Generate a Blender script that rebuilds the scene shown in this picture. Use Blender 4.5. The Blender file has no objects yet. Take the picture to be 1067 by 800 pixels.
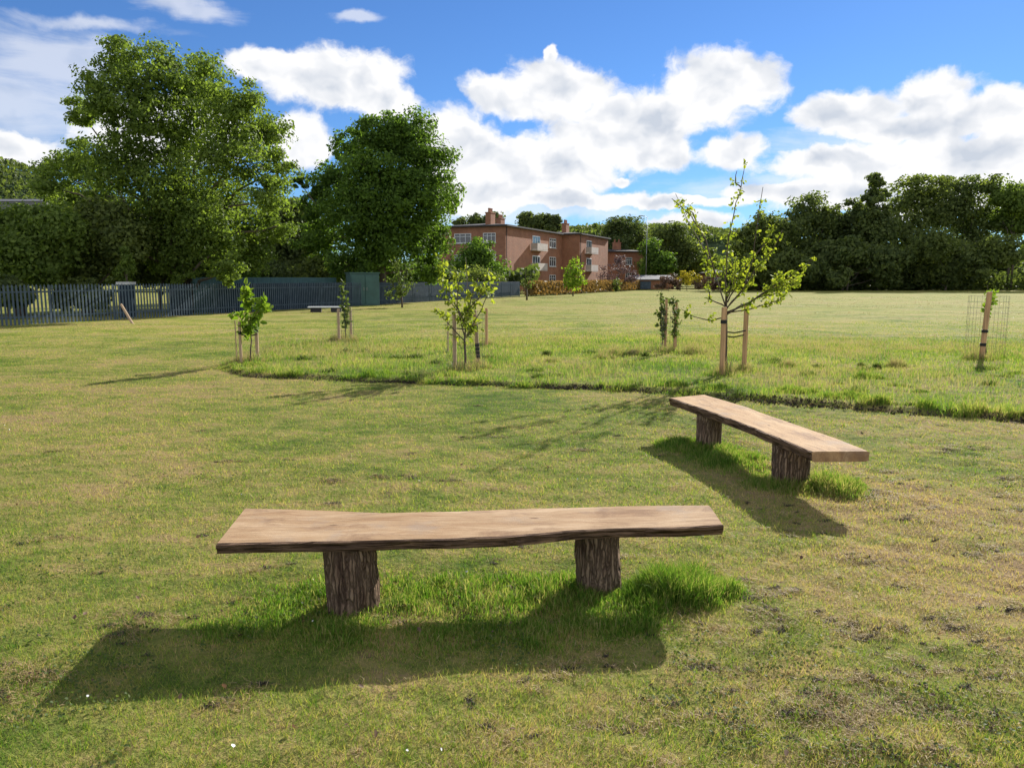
import bpy, math, random
import numpy as np
from mathutils import Vector, Matrix
random.seed(7); rng = np.random.default_rng(7)
S = bpy.context.scene
COL = S.collection
R = math.radians

# ------------------------------------------------------------------ camera
PW, PH, FPX, HZ, EYE = 1067, 800, 790.0, 291.0, 1.65
PITCH = math.atan((400 - HZ) / FPX)
cam_d = bpy.data.cameras.new('camera'); cam = bpy.data.objects.new('camera', cam_d); COL.objects.link(cam)
cam.location = (0, 0, EYE); cam.rotation_euler = (math.pi / 2 - PITCH, 0, 0)
cam_d.sensor_width = 36; cam_d.lens = 36 * FPX / PW; cam_d.clip_start = .05; cam_d.clip_end = 5000
S.camera = cam

def ray(x, y):
    a = (x - 533.5) / FPX; b = (400 - y) / FPX
    return Vector((a, math.cos(PITCH) + b * math.sin(PITCH), -math.sin(PITCH) + b * math.cos(PITCH)))
def gnd(x, y, z=0.0):
    d = ray(x, y); t = (z - EYE) / d.z
    return Vector((d.x * t, d.y * t, z))
def at(x, y, Y):
    d = ray(x, y); t = Y / d.y
    return Vector((d.x * t, Y, EYE + d.z * t))

# ------------------------------------------------------------------ sun, exposure
SUN_AZ, SUN_EL = 33.5, 26.5           # to the right of the view direction, above the horizon
sv = Vector((math.sin(R(SUN_AZ)) * math.cos(R(SUN_EL)), math.cos(R(SUN_AZ)) * math.cos(R(SUN_EL)), math.sin(R(SUN_EL))))
sun_d = bpy.data.lights.new('sun', 'SUN'); sun = bpy.data.objects.new('sun', sun_d); COL.objects.link(sun)
sun_d.energy = 4.3; sun_d.angle = R(.55); sun_d.color = (1, .95, .86)
sun.rotation_euler = sv.to_track_quat('Z', 'Y').to_euler()
S.view_settings.view_transform = 'Standard'; S.view_settings.look = 'None'
S.view_settings.exposure = .95; S.view_settings.gamma = 1; S.view_settings.use_curve_mapping = False
S.render.engine = 'CYCLES'
S.cycles.max_bounces = 7; S.cycles.diffuse_bounces = 4; S.cycles.transmission_bounces = 4; S.cycles.transparent_max_bounces = 6
S.cycles.use_denoising = True; S.cycles.sample_clamp_indirect = 4

# ------------------------------------------------------------------ node helpers
class NT:
    def __init__(s, tree): s.t = tree; s.n = tree.nodes; s.l = tree.links
    def new(s, typ, **kw):
        n = s.n.new(typ)
        for k, v in kw.items():
            setattr(n, k, v)
        return n
    def put(s, sock, v):
        if v is None: return
        if isinstance(v, bpy.types.NodeSocket): s.l.new(v, sock)
        else: sock.default_value = v
    def m(s, op, a, b=None, c=None, clamp=False):
        n = s.new('ShaderNodeMath', operation=op, use_clamp=clamp)
        s.put(n.inputs[0], a); s.put(n.inputs[1], b); s.put(n.inputs[2], c); return n.outputs[0]
    def vm(s, op, a, b=None, c=None):
        n = s.new('ShaderNodeVectorMath', operation=op)
        s.put(n.inputs[0], a); s.put(n.inputs[1], b); s.put(n.inputs[2], c)
        return n.outputs['Value'] if op in ('DOT_PRODUCT', 'LENGTH') else n.outputs[0]
    def noise(s, vec, scale, detail=4, rough=.55, dist=0, typ='FBM'):
        n = s.new('ShaderNodeTexNoise'); n.noise_type = typ
        if vec is not None: s.l.new(vec, n.inputs['Vector'])
        n.inputs['Scale'].default_value = scale; n.inputs['Detail'].default_value = detail
        n.inputs['Roughness'].default_value = rough; n.inputs['Distortion'].default_value = dist
        return n.outputs['Fac']
    def ss(s, v, a, b, lo=0.0, hi=1.0):
        n = s.new('ShaderNodeMapRange', interpolation_type='SMOOTHSTEP')
        s.put(n.inputs['Value'], v); n.inputs['From Min'].default_value = a; n.inputs['From Max'].default_value = b
        n.inputs['To Min'].default_value = lo; n.inputs['To Max'].default_value = hi
        return n.outputs[0]
    def mix(s, f, a, b, blend='MIX'):
        n = s.new('ShaderNodeMix', data_type='RGBA', blend_type=blend)
        s.put(n.inputs[0], f)
        for i, v in ((6, a), (7, b)):
            if isinstance(v, tuple) and len(v) == 3: v = (*v, 1)
            s.put(n.inputs[i], v)
        return n.outputs[2]
    def ramp(s, f, stops):
        n = s.new('ShaderNodeValToRGB'); s.l.new(f, n.inputs[0]); e = n.color_ramp.elements
        while len(e) < len(stops): e.new(.5)
        for el, (p, c) in zip(e, stops): el.position = p; el.color = (*c, 1)
        return n.outputs[0]
    def bump(s, h, strength, dist):
        n = s.new('ShaderNodeBump'); s.l.new(h, n.inputs['Height'])
        n.inputs['Strength'].default_value = strength; n.inputs['Distance'].default_value = dist
        return n.outputs[0]

def mat(name):
    m = bpy.data.materials.new(name); m.use_nodes = True
    t = NT(m.node_tree); p = t.n['Principled BSDF']
    return m, t, p

# ------------------------------------------------------------------ sky with cumulus (laid out by compass direction)
world = bpy.data.worlds.new('World'); S.world = world; world.use_nodes = True
w = NT(world.node_tree); bg = w.n['Background']; bg.inputs['Strength'].default_value = .1
sky = w.new('ShaderNodeTexSky', sky_type='NISHITA'); sky.sun_disc = False
sky.sun_elevation = R(SUN_EL); sky.sun_rotation = R(SUN_AZ)
sky.air_density = 1.0; sky.dust_density = .05; sky.ozone_density = 2.2; sky.altitude = 200
tc = w.new('ShaderNodeTexCoord'); sx = w.new('ShaderNodeSeparateXYZ'); w.l.new(tc.outputs['Generated'], sx.inputs[0])
U = w.m('ARCTAN2', sx.outputs[0], sx.outputs[1]); V = w.m('ARCSINE', sx.outputs[2])
cb = w.new('ShaderNodeCombineXYZ'); w.l.new(U, cb.inputs[0]); w.l.new(V, cb.inputs[1]); P0 = cb.outputs[0]
def nvec(scale, off, det=3, rough=.5):
    n = w.new('ShaderNodeTexNoise'); w.l.new(w.vm('ADD', P0, (off, off * .7, off)), n.inputs['Vector'])
    n.inputs['Scale'].default_value = scale; n.inputs['Detail'].default_value = det; n.inputs['Roughness'].default_value = rough
    return w.vm('SUBTRACT', n.outputs['Color'], (.5, .5, .5))
P1 = w.vm('MULTIPLY_ADD', nvec(7, 3.1), (.055, .04, 0), P0)
P1 = w.vm('MULTIPLY_ADD', nvec(26, 9.3, 4, .6), (.028, .022, 0), P1)
def uv(px, py):
    d = ray(px, py).normalized(); return math.atan2(d.x, d.y), math.asin(d.z)
def blobfield(blobs):
    out = None
    for (px, py, rx, ry) in blobs:
        u, v = uv(px, py); a = rx / FPX * .96; b = ry / FPX * .93
        q = w.vm('MULTIPLY_ADD', P1, (1 / a, 1 / b, 0), (-u / a, -v / b, 0))
        r2 = w.m('SUBTRACT', 1.0, w.vm('LENGTH', q))
        out = r2 if out is None else w.m('SMOOTH_MAX', out, r2, .18)
    return out
CUM = [(345, 84, 92, 34), (275, 72, 45, 20), (400, 108, 45, 24), (318, 146, 40, 28), (470, 140, 50, 34), (575, 98, 74, 38), (574, 60, 9, 12), (632, 118, 40, 24),
       (515, 98, 36, 22), (742, 92, 70, 46), (690, 118, 56, 38), (640, 150, 92, 40), (560, 175, 120, 44), (500, 200, 70, 34), (480, 165, 60, 40),
       (690, 160, 45, 22), (880, 116, 52, 28), (965, 98, 52, 30), (1040, 112, 60, 24), (1050, 156, 40, 34), (770, 158, 46, 20), (900, 168, 120, 26),
       (960, 128, 120, 20), (1000, 185, 120, 24), (845, 200, 110, 14), (590, 212, 130, 14), (700, 212, 120, 9), (980, 208, 170, 18), (725, 232, 50, 12), (650, 190, 14, 8), (1150, 150, 90, 50), (1230, 120, 80, 50),
       (15, 152, 55, 20), (-90, 150, 70, 40), (180, 140, 90, 40), (-200, 80, 120, 60), (-150, 200, 100, 30)]
dens = blobfield(CUM)
pn = w.vm('MULTIPLY', P1, (1, 1.35, 1))
n1 = w.noise(pn, 17, 8, .58); n1b = w.noise(w.vm('ADD', pn, (.016, .02, 0)), 17, 8, .58)
n2 = w.noise(w.vm('ADD', P0, (5, 2, 1)), 9, 3, .5)
dn = w.m('MULTIPLY_ADD', w.m('SUBTRACT', n1, .5), 1.25, dens)
alpha = w.ss(dn, .0, .34)
# a second, general sheet of thin cloud and unseen clouds outside the view, added thick for fill light
wis = w.noise(w.vm('MULTIPLY', P0, (1.2, 6, 1)), 3.2, 7, .6, .6)
wm = blobfield([(10, 105, 95, 50), (90, 22, 100, 11), (190, 8, 60, 14), (375, 16, 30, 8), (60, 60, 120, 45), (880, 195, 260, 26), (560, 225, 300, 14), (1000, 160, 200, 40)])
wa = w.m('MULTIPLY', w.ss(w.m('MULTIPLY_ADD', w.m('SUBTRACT', wis, .5), 2.2, wm), .05, .8), .55)
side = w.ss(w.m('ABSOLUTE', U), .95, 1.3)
fill_cloud = w.m('MULTIPLY', w.m('MULTIPLY', side, w.ss(w.noise(w.vm('MULTIPLY', P0, (1, 2.2, 1)), 4, 6, .55), .40, .55)), w.ss(V, .0, .04))
alpha = w.m('MAXIMUM', w.m('MAXIMUM', alpha, wa), fill_cloud)
thick = w.ss(w.m('MULTIPLY_ADD', w.m('SUBTRACT', n2, .5), 1.3, w.m('ADD', dens, w.m('MULTIPLY', w.m('SUBTRACT', n1, .5), .8))), .32, 1.0)
e1 = w.noise(pn, 15, 3, .5); e2 = w.noise(w.vm('ADD', pn, (.018, .024, 0)), 15, 3, .5)
emb = w.m('MULTIPLY', w.m('SUBTRACT', e1, e2), 3.0)
shade = w.m('SUBTRACT', 1.02, w.m('MULTIPLY', thick, .5))
shade = w.m('ADD', shade, emb, clamp=True)
ccol = w.mix(shade, (3.2, 3.5, 4.0), (5.3, 5.3, 5.35))
skyc = w.mix(1.0, sky.outputs[0], (.27, .42, .64), 'MULTIPLY')
ccol = w.mix(side, ccol, (5.4, 5.38, 5.3))   # unseen clouds beside and behind the viewer, kept bright as added fill light
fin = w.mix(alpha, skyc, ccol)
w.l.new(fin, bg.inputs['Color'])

# ------------------------------------------------------------------ noise in numpy for the terrain and planting
def _hash(ix, iy, seed):
    h = (ix * 374761393 + iy * 668265263 + seed * 974634777) & 0xffffffff
    h = ((h ^ (h >> 13)) * 1274126177) & 0xffffffff
    return ((h ^ (h >> 16)) & 0xffff) / 65535.0
def vnoise(x, y, f, seed=0):
    x = np.asarray(x, float) * f; y = np.asarray(y, float) * f
    ix = np.floor(x).astype(np.int64); iy = np.floor(y).astype(np.int64); fx = x - ix; fy = y - iy
    fx = fx * fx * (3 - 2 * fx); fy = fy * fy * (3 - 2 * fy)
    a = _hash(ix, iy, seed); b = _hash(ix + 1, iy, seed); c = _hash(ix, iy + 1, seed); d = _hash(ix + 1, iy + 1, seed)
    return (a * (1 - fx) + b * fx) * (1 - fy) + (c * (1 - fx) + d * fx) * fy
def fbm(x, y, f, seed=0, o=3):
    s = 0; a = 1; t = 0
    for k in range(o): s = s + a * vnoise(x, y, f * 2 ** k, seed + k); t += a; a *= .5
    return s / t

# near edge of the unmown strip, traced along the ground
EDGE = [gnd(*p) for p in ((222, 384), (262, 391), (330, 395), (400, 398), (480, 402), (560, 405), (620, 406), (700, 411), (760, 416), (830, 420), (900, 425), (960, 430), (1067, 438), (1160, 446))]
EX = np.array([p.x for p in EDGE]); EY = np.array([p.y for p in EDGE])
EX = np.append(EX, [16, 26]); EY = np.append(EY, [8.6, 7.0])
def strip(x, y):
    """0 outside, rising to 1 inside the unmown strip"""
    x = np.asarray(x, float); y = np.asarray(y, float)
    e = np.interp(x, EX, EY) + .22 * (vnoise(x, y * 0, .9, 5) - .5) + .16 * (vnoise(x, y * 0, 3.1, 6) - .5)
    near = np.clip((y - e) / .12, 0, 1)
    left = np.clip((x - (EX[0] - .25 + .6 * vnoise(x * 0, y, 1.0, 9)) + np.clip(y - 15, 0, 9) * .22) / .5, 0, 1)
    farY = 18.6 + 3.2 * (fbm(x, y * 0, .25, 11) - .3) - np.clip((x - 4), 0, 12) * .15
    far = 1 - np.clip((y - farY) / 4.5, 0, 1)
    return near * left * far
def hgt(x, y):
    x = np.asarray(x, float); y = np.asarray(y, float)
    d = np.hypot(x, y)
    f = 1 / (1 + d / 40)
    z = .035 * (fbm(x, y, .35, 21) - .5) + .022 * (fbm(x, y, 2.2, 31) - .5) * f + .026 * (vnoise(x, y, 8, 41) - .5) * f * np.clip(1.2 - y / 40, .2, 1) * (.6 + .8 * np.clip((x + .5) / 3, 0, 1))
    z = z + .055 * strip(x, y)
    z = z + .5 * (fbm(x, y, .012, 51, 2) - .5) * np.clip((d - 30) / 60, 0, 1)
    return z

# ------------------------------------------------------------------ mesh helpers
def link(o, parent=None):
    COL.objects.link(o)
    if parent is not None: o.parent = parent
    return o
def fastmesh(name, v, faces, material, parent=None, smooth=False):
    """v (n,3) array; faces: list of int arrays (k, sides)"""
    me = bpy.data.meshes.new(name); v = np.asarray(v, dtype=np.float32)
    me.vertices.add(len(v)); me.vertices.foreach_set('co', v.ravel())
    faces = [np.asarray(f, dtype=np.int32) for f in faces if len(f)]
    nl = sum(f.size for f in faces); npol = sum(len(f) for f in faces)
    me.loops.add(nl); me.loops.foreach_set('vertex_index', np.concatenate([f.ravel() for f in faces]))
    me.polygons.add(npol)
    st = []; tt = []; o = 0
    for f in faces:
        k = f.shape[1]; st.append(o + np.arange(len(f)) * k); tt.append(np.full(len(f), k)); o += f.size
    me.polygons.foreach_set('loop_start', np.concatenate(st).astype(np.int32))
    me.polygons.foreach_set('loop_total', np.concatenate(tt).astype(np.int32))
    if smooth: me.polygons.foreach_set('use_smooth', np.ones(npol, dtype=bool))
    me.update(calc_edges=True)
    if material: me.materials.append(material)
    return link(bpy.data.objects.new(name, me), parent)
class MB:
    def __init__(s): s.v = []; s.f = []
    def add(s, vs, fs):
        o = len(s.v); s.v += [tuple(p) for p in vs]; s.f += [tuple(i + o for i in f) for f in fs]; return s
    def box(s, c, sz, rz=0, rx=0, ry=0):
        M = Matrix.Translation(c) @ Matrix.Rotation(rz, 4, 'Z') @ Matrix.Rotation(ry, 4, 'Y') @ Matrix.Rotation(rx, 4, 'X')
        vs = [M @ Vector((x * sz[0] / 2, y * sz[1] / 2, z * sz[2] / 2)) for z in (-1, 1) for y in (-1, 1) for x in (-1, 1)]
        return s.add(vs, [(0, 2, 3, 1), (4, 5, 7, 6), (0, 1, 5, 4), (2, 6, 7, 3), (0, 4, 6, 2), (1, 3, 7, 5)])
    def tube(s, pts, rad, n=8, cap=True):
        pts = [Vector(p) for p in pts]
        if not isinstance(rad, (list, tuple)): rad = [rad] * len(pts)
        vs = []; X = None
        for i, p in enumerate(pts):
            d = (pts[min(i + 1, len(pts) - 1)] - pts[max(i - 1, 0)])
            if d.length < 1e-7: d = Vector((0, 0, 1))
            d.normalize()
            if X is None:
                X = d.orthogonal().normalized()
            else:
                X = (X - d * X.dot(d)); X = X.normalized() if X.length > 1e-6 else d.orthogonal().normalized()
            Y = d.cross(X)
            for k in range(n):
                a = 2 * math.pi * k / n; vs.append(p + (X * math.cos(a) + Y * math.sin(a)) * rad[i])
        fs = [(i * n + k, i * n + (k + 1) % n, (i + 1) * n + (k + 1) % n, (i + 1) * n + k) for i in range(len(pts) - 1) for k in range(n)]
        if cap: fs += [tuple(range(n))[::-1], tuple((len(pts) - 1) * n + k for k in range(n))]
        return s.add(vs, fs)
    def build(s, name, material, parent=None, smooth=False, origin=None):
        v = s.v
        if origin is not None: v = [tuple(Vector(p) - Vector(origin)) for p in v]
        me = bpy.data.meshes.new(name); me.from_pydata(v, [], s.f); me.update()
        me.materials.append(material)
        if smooth: me.polygons.foreach_set('use_smooth', np.ones(len(me.polygons), dtype=bool))
        return link(bpy.data.objects.new(name, me), parent)
def empty(name, loc, label, cat, group=None, rz=0):
    o = bpy.data.objects.new(name, None); COL.objects.link(o); o.location = loc; o.rotation_euler.z = rz; o.empty_display_size = .2
    return tag(o, label, cat, group)
def tag(o, label=None, cat=None, group=None, kind=None):
    if label: o['label'] = label
    if cat: o['category'] = cat
    if group: o['group'] = group
    if kind: o['kind'] = kind
    return o

# ------------------------------------------------------------------ materials
def grass_patch(t, pos):
    """tan / green patchiness shared by the soil sheet and the blades"""
    a = t.noise(pos, .55, 5, .62, .4); b = t.noise(t.vm('MULTIPLY', pos, (1, 1.6, 1)), 2.6, 4, .6)
    c = t.noise(t.vm('ADD', pos, (31, 7, 0)), .09, 3, .5)
    f = t.m('ADD', t.m('MULTIPLY', a, .6), t.m('ADD', t.m('MULTIPLY', b, .45), t.m('MULTIPLY', c, .3)))
    f = t.m('SUBTRACT', f, .172)
    s = t.new('ShaderNodeSeparateXYZ'); t.l.new(pos, s.inputs[0])
    # worn, drier turf on the right in front of the benches
    g = t.m('MULTIPLY', t.ss(s.outputs[0], -.2, 3.2), t.ss(s.outputs[1], 9.5, 3.0))
    return t.m('MULTIPLY_ADD', g, .125, f)
def blade_mat(name, stops, trans=.42, rough=.6, rnd=.35, patch=True):
    m, t, p = mat(name)
    g = t.new('ShaderNodeNewGeometry')
    pf = grass_patch(t, g.outputs['Position']) if patch else t.noise(g.outputs['Position'], .9, 3, .5)
    f = t.m('MULTIPLY_ADD', t.m('SUBTRACT', g.outputs['Random Per Island'], .5), rnd, pf)
    col = t.ramp(f, stops)
    p.inputs['Base Color'].default_value = (1, 1, 1, 1); t.l.new(col, p.inputs['Base Color']); p.inputs['Roughness'].default_value = rough
    p.inputs['Specular IOR Level'].default_value = .25
    tr = t.new('ShaderNodeBsdfTranslucent'); t.l.new(t.mix(1.0, col, (1.5, 1.6, .9), 'MULTIPLY'), tr.inputs[0])
    mx = t.new('ShaderNodeMixShader'); mx.inputs[0].default_value = trans
    t.l.new(p.outputs[0], mx.inputs[1]); t.l.new(tr.outputs[0], mx.inputs[2]); t.l.new(mx.outputs[0], t.n['Material Output'].inputs[0])
    return m
LAWN = [(.36, (.09, .18, .02)), (.46, (.20, .29, .035)), (.55, (.32, .34, .06)), (.63, (.46, .37, .13)), (.69, (.46, .33, .17))]
M = {}
M['lawn'] = blade_mat('lawn_grass', LAWN)
M['long'] = blade_mat('long_grass', [(.33, (.07, .15, .02)), (.48, (.17, .255, .032)), (.58, (.28, .305, .065)), (.69, (.37, .31, .14))], .5)
M['lush'] = blade_mat('lush_grass', [(.30, (.07, .15, .015)), (.48, (.13, .25, .025)), (.62, (.25, .31, .06)), (.74, (.38, .33, .14))], .45, rnd=.5)
M['straw'] = blade_mat('dry_grass', [(.3, (.30, .22, .12)), (.7, (.42, .34, .19))], .35)
M['thatch'] = blade_mat('cut_thatch', [(.3, (.22, .15, .07)), (.5, (.38, .27, .13)), (.7, (.48, .37, .20))], .2)

def mk_soil():
    m, t, p = mat('turf_soil'); g = t.new('ShaderNodeNewGeometry'); pos = g.outputs['Position']
    f = grass_patch(t, pos); fine = t.noise(pos, 55, 3, .7); mid = t.noise(pos, 13, 4, .65)
    far = t.noise(t.vm('MULTIPLY', pos, (.35, 2.4, 1)), 1.1, 4, .6)
    ff = t.m('ADD', f, t.m('ADD', t.m('MULTIPLY', t.m('SUBTRACT', fine, .5), .35), t.m('MULTIPLY', t.m('SUBTRACT', mid, .5), .3)))
    ff = t.m('MULTIPLY_ADD', t.m('SUBTRACT', far, .5), .18, ff)
    col = t.ramp(ff, [(.32, (.08, .12, .02)), (.43, (.18, .215, .032)), (.53, (.28, .275, .065)), (.65, (.34, .26, .11))])
    sp = t.new('ShaderNodeSeparateXYZ'); t.l.new(pos, sp.inputs[0])
    under = t.ramp(ff, [(.34, (.07, .11, .02)), (.5, (.19, .19, .05)), (.62, (.28, .21, .09)), (.7, (.26, .18, .10))])   # thatch and soil between real blades
    col = t.mix(t.ss(sp.outputs[1], 9, 30), under, col)
    # thatch marks left in rows by the mower on the open field
    rows = t.noise(t.vm('MULTIPLY', pos, (.10, 1.0, 1)), 1.5, 5, .7)
    rowm = t.m('MULTIPLY', t.ss(rows, .52, .62), t.ss(sp.outputs[1], 14, 24))
    col = t.mix(t.m('MULTIPLY', rowm, .7), col, (.30, .25, .13))
    rows2 = t.noise(t.vm('MULTIPLY', t.vm('ADD', pos, (40, 9, 0)), (.16, 1.3, 1)), 1.3, 5, .7)
    col = t.mix(t.m('MULTIPLY', t.m('MULTIPLY', t.ss(rows2, .54, .64), t.ss(sp.outputs[1], 14, 24)), .55), col, (.10, .12, .035))
    # bare dark spots in the worn lawn
    bare = t.noise(t.vm('MULTIPLY', pos, (1, 1.8, 1)), 2.4, 5, .7)
    bm = t.m('MULTIPLY', t.ss(bare, .60, .68), t.ss(f, .46, .56))
    col = t.mix(t.m('MULTIPLY', bm, .8), col, (.085, .06, .04))
    t.l.new(col, p.inputs['Base Color']); p.inputs['Roughness'].default_value = .95; p.inputs['Specular IOR Level'].default_value = .05
    h = t.m('ADD', t.m('MULTIPLY', fine, .4), mid)
    t.l.new(t.bump(h, .9, .03), p.inputs['Normal'])
    return m
M['soil'] = mk_soil()

def leaf_mat(name, dark, light, trans=.35, hue=(1.7, 1.75, .7), rough=.6):
    m, t, p = mat(name); g = t.new('ShaderNodeNewGeometry')
    n = t.noise(g.outputs['Position'], .35, 3, .6); n2 = t.noise(g.outputs['Position'], 2.2, 2, .5)
    f = t.m('ADD', t.m('MULTIPLY', t.m('ADD', n, n2), .5), t.m('MULTIPLY', t.m('SUBTRACT', g.outputs['Random Per Island'], .5), .45))
    col = t.ramp(f, [(.3, dark), (.7, light)])
    t.l.new(col, p.inputs['Base Color']); p.inputs['Roughness'].default_value = rough; p.inputs['Specular IOR Level'].default_value = .15
    tr = t.new('ShaderNodeBsdfTranslucent'); t.l.new(t.mix(1.0, col, hue, 'MULTIPLY'), tr.inputs[0])
    mx = t.new('ShaderNodeMixShader'); mx.inputs[0].default_value = trans
    t.l.new(p.outputs[0], mx.inputs[1]); t.l.new(tr.outputs[0], mx.inputs[2]); t.l.new(mx.outputs[0], t.n['Material Output'].inputs[0])
    return m
M['leaf_ash'] = leaf_mat('ash_leaves', (.09, .135, .03), (.20, .27, .065), .52)
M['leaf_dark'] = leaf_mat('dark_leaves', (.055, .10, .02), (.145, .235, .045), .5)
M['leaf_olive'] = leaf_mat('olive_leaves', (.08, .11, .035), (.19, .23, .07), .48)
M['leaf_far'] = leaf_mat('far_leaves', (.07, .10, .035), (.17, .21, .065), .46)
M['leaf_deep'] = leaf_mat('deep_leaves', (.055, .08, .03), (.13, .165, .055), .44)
M['leaf_young'] = leaf_mat('young_leaves', (.12, .22, .02), (.26, .36, .05), .5, (1.3, 1.3, .6))
M['leaf_autumn'] = leaf_mat('yellowing_leaves', (.14, .20, .03), (.33, .37, .07), .5, (1.5, 1.5, .5))
M['leaf_dull'] = leaf_mat('dull_sapling_leaves', (.06, .09, .03), (.12, .16, .05), .4)
M['leaf_plum'] = leaf_mat('plum_leaves', (.09, .055, .06), (.22, .16, .15), .3, (1.2, 1, .9))
M['leaf_hedge'] = leaf_mat('hedge_leaves', (.17, .13, .05), (.36, .24, .10), .3, (1.3, 1.1, .6))
M['leaf_yellow'] = leaf_mat('yellow_leaves', (.28, .26, .03), (.48, .42, .06), .4, (1.3, 1.2, .5))
M['leaf_brown'] = leaf_mat('brown_leaves', (.11, .07, .05), (.2, .13, .09), .25, (1.2, 1, .7))

def simple(name, col, rough=.7, metal=0, nscale=8, namp=.25, bump=0, stretch=(1, 1, 1), spec=.4):
    m, t, p = mat(name); tcn = t.new('ShaderNodeTexCoord'); v = t.vm('MULTIPLY', tcn.outputs['Object'], stretch)
    n = t.noise(v, nscale, 6, .6)
    c0 = tuple(c * (1 - namp) for c in col); c1 = tuple(min(1, c * (1 + namp)) for c in col)
    t.l.new(t.ramp(n, [(.3, c0), (.7, c1)]), p.inputs['Base Color'])
    p.inputs['Roughness'].default_value = rough; p.inputs['Metallic'].default_value = metal; p.inputs['Specular IOR Level'].default_value = spec
    if bump: t.l.new(t.bump(n, .8, bump), p.inputs['Normal'])
    return m
M['bark'] = simple('tree_bark', (.12, .095, .07), .9, nscale=6, namp=.4, bump=.03, stretch=(1, 1, .25))
M['twig'] = simple('twig_bark', (.10, .075, .055), .85, nscale=20, namp=.3)
M['stake'] = simple('stake_wood', (.52, .31, .16), .75, nscale=30, namp=.35, bump=.003, stretch=(1, 1, .06))
M['stake_grey'] = simple('weathered_stake_wood', (.44, .31, .2), .8, nscale=30, namp=.35, bump=.003, stretch=(1, 1, .06))
M['rubber'] = simple('black_rubber', (.012, .012, .013), .5)
M['wire'] = simple('galvanised_wire', (.10, .10, .10), .85, 0)
M['fence'] = simple('blue_fence_paint', (.085, .115, .145), .8, 0, 3, .25, spec=.12)
M['hoard'] = simple('navy_board_paint', (.028, .042, .062), .85, 0, 1.5, .35, spec=.08)
M['green_metal'] = simple('teal_green_panel_paint', (.055, .12, .115), .55, .1, 2, .2)
M['white'] = simple('white_paint', (.72, .73, .74), .5, 0, 3, .06)
M['pale'] = simple('pale_concrete', (.55, .54, .52), .8, 0, 9, .15)
M['slate'] = simple('grey_roofing', (.15, .15, .16), .7, 0, 2, .25)
M['roofedge'] = simple('dark_roof_edge', (.05, .045, .045), .8, 0, 2, .3)
M['pot'] = simple('clay_pot', (.30, .13, .08), .8, 0, 4, .25)
M['render'] = simple('pale_balcony_render', (.48, .42, .38), .8, 0, 2, .12)
M['metal_grey'] = simple('grey_metal', (.28, .29, .3), .4, .6, 4, .1)
def mk_brick():
    m, t, p = mat('red_brick'); tcn = t.new('ShaderNodeTexCoord'); s = t.new('ShaderNodeSeparateXYZ'); t.l.new(tcn.outputs['Object'], s.inputs[0])
    c = t.new('ShaderNodeCombineXYZ'); t.l.new(t.m('ADD', s.outputs[0], s.outputs[1]), c.inputs[0]); t.l.new(s.outputs[2], c.inputs[1])
    b = t.new('ShaderNodeTexBrick'); t.l.new(c.outputs[0], b.inputs['Vector']); b.inputs['Scale'].default_value = 1
    b.inputs['Brick Width'].default_value = .225; b.inputs['Row Height'].default_value = .075; b.inputs['Mortar Size'].default_value = .008
    b.inputs['Color1'].default_value = (.29, .10, .055, 1); b.inputs['Color2'].default_value = (.37, .15, .08, 1); b.inputs['Mortar'].default_value = (.32, .24, .16, 1)
    n = t.noise(tcn.outputs['Object'], .7, 5, .6)
    t.l.new(t.mix(1.0, b.outputs[0], t.ramp(n, [(.3, (.75, .72, .7)), (.7, (1.12, 1.08, 1.05))]), 'MULTIPLY'), p.inputs['Base Color'])
    p.inputs['Roughness'].default_value = .88; return m
M['brick'] = mk_brick()
def mk_glass():
    m, t, p = mat('window_glass'); p.inputs['Base Color'].default_value = (.05, .06, .075, 1); p.inputs['Roughness'].default_value = .08
    p.inputs['Specular IOR Level'].default_value = .8; return m
M['glass'] = mk_glass()

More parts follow.
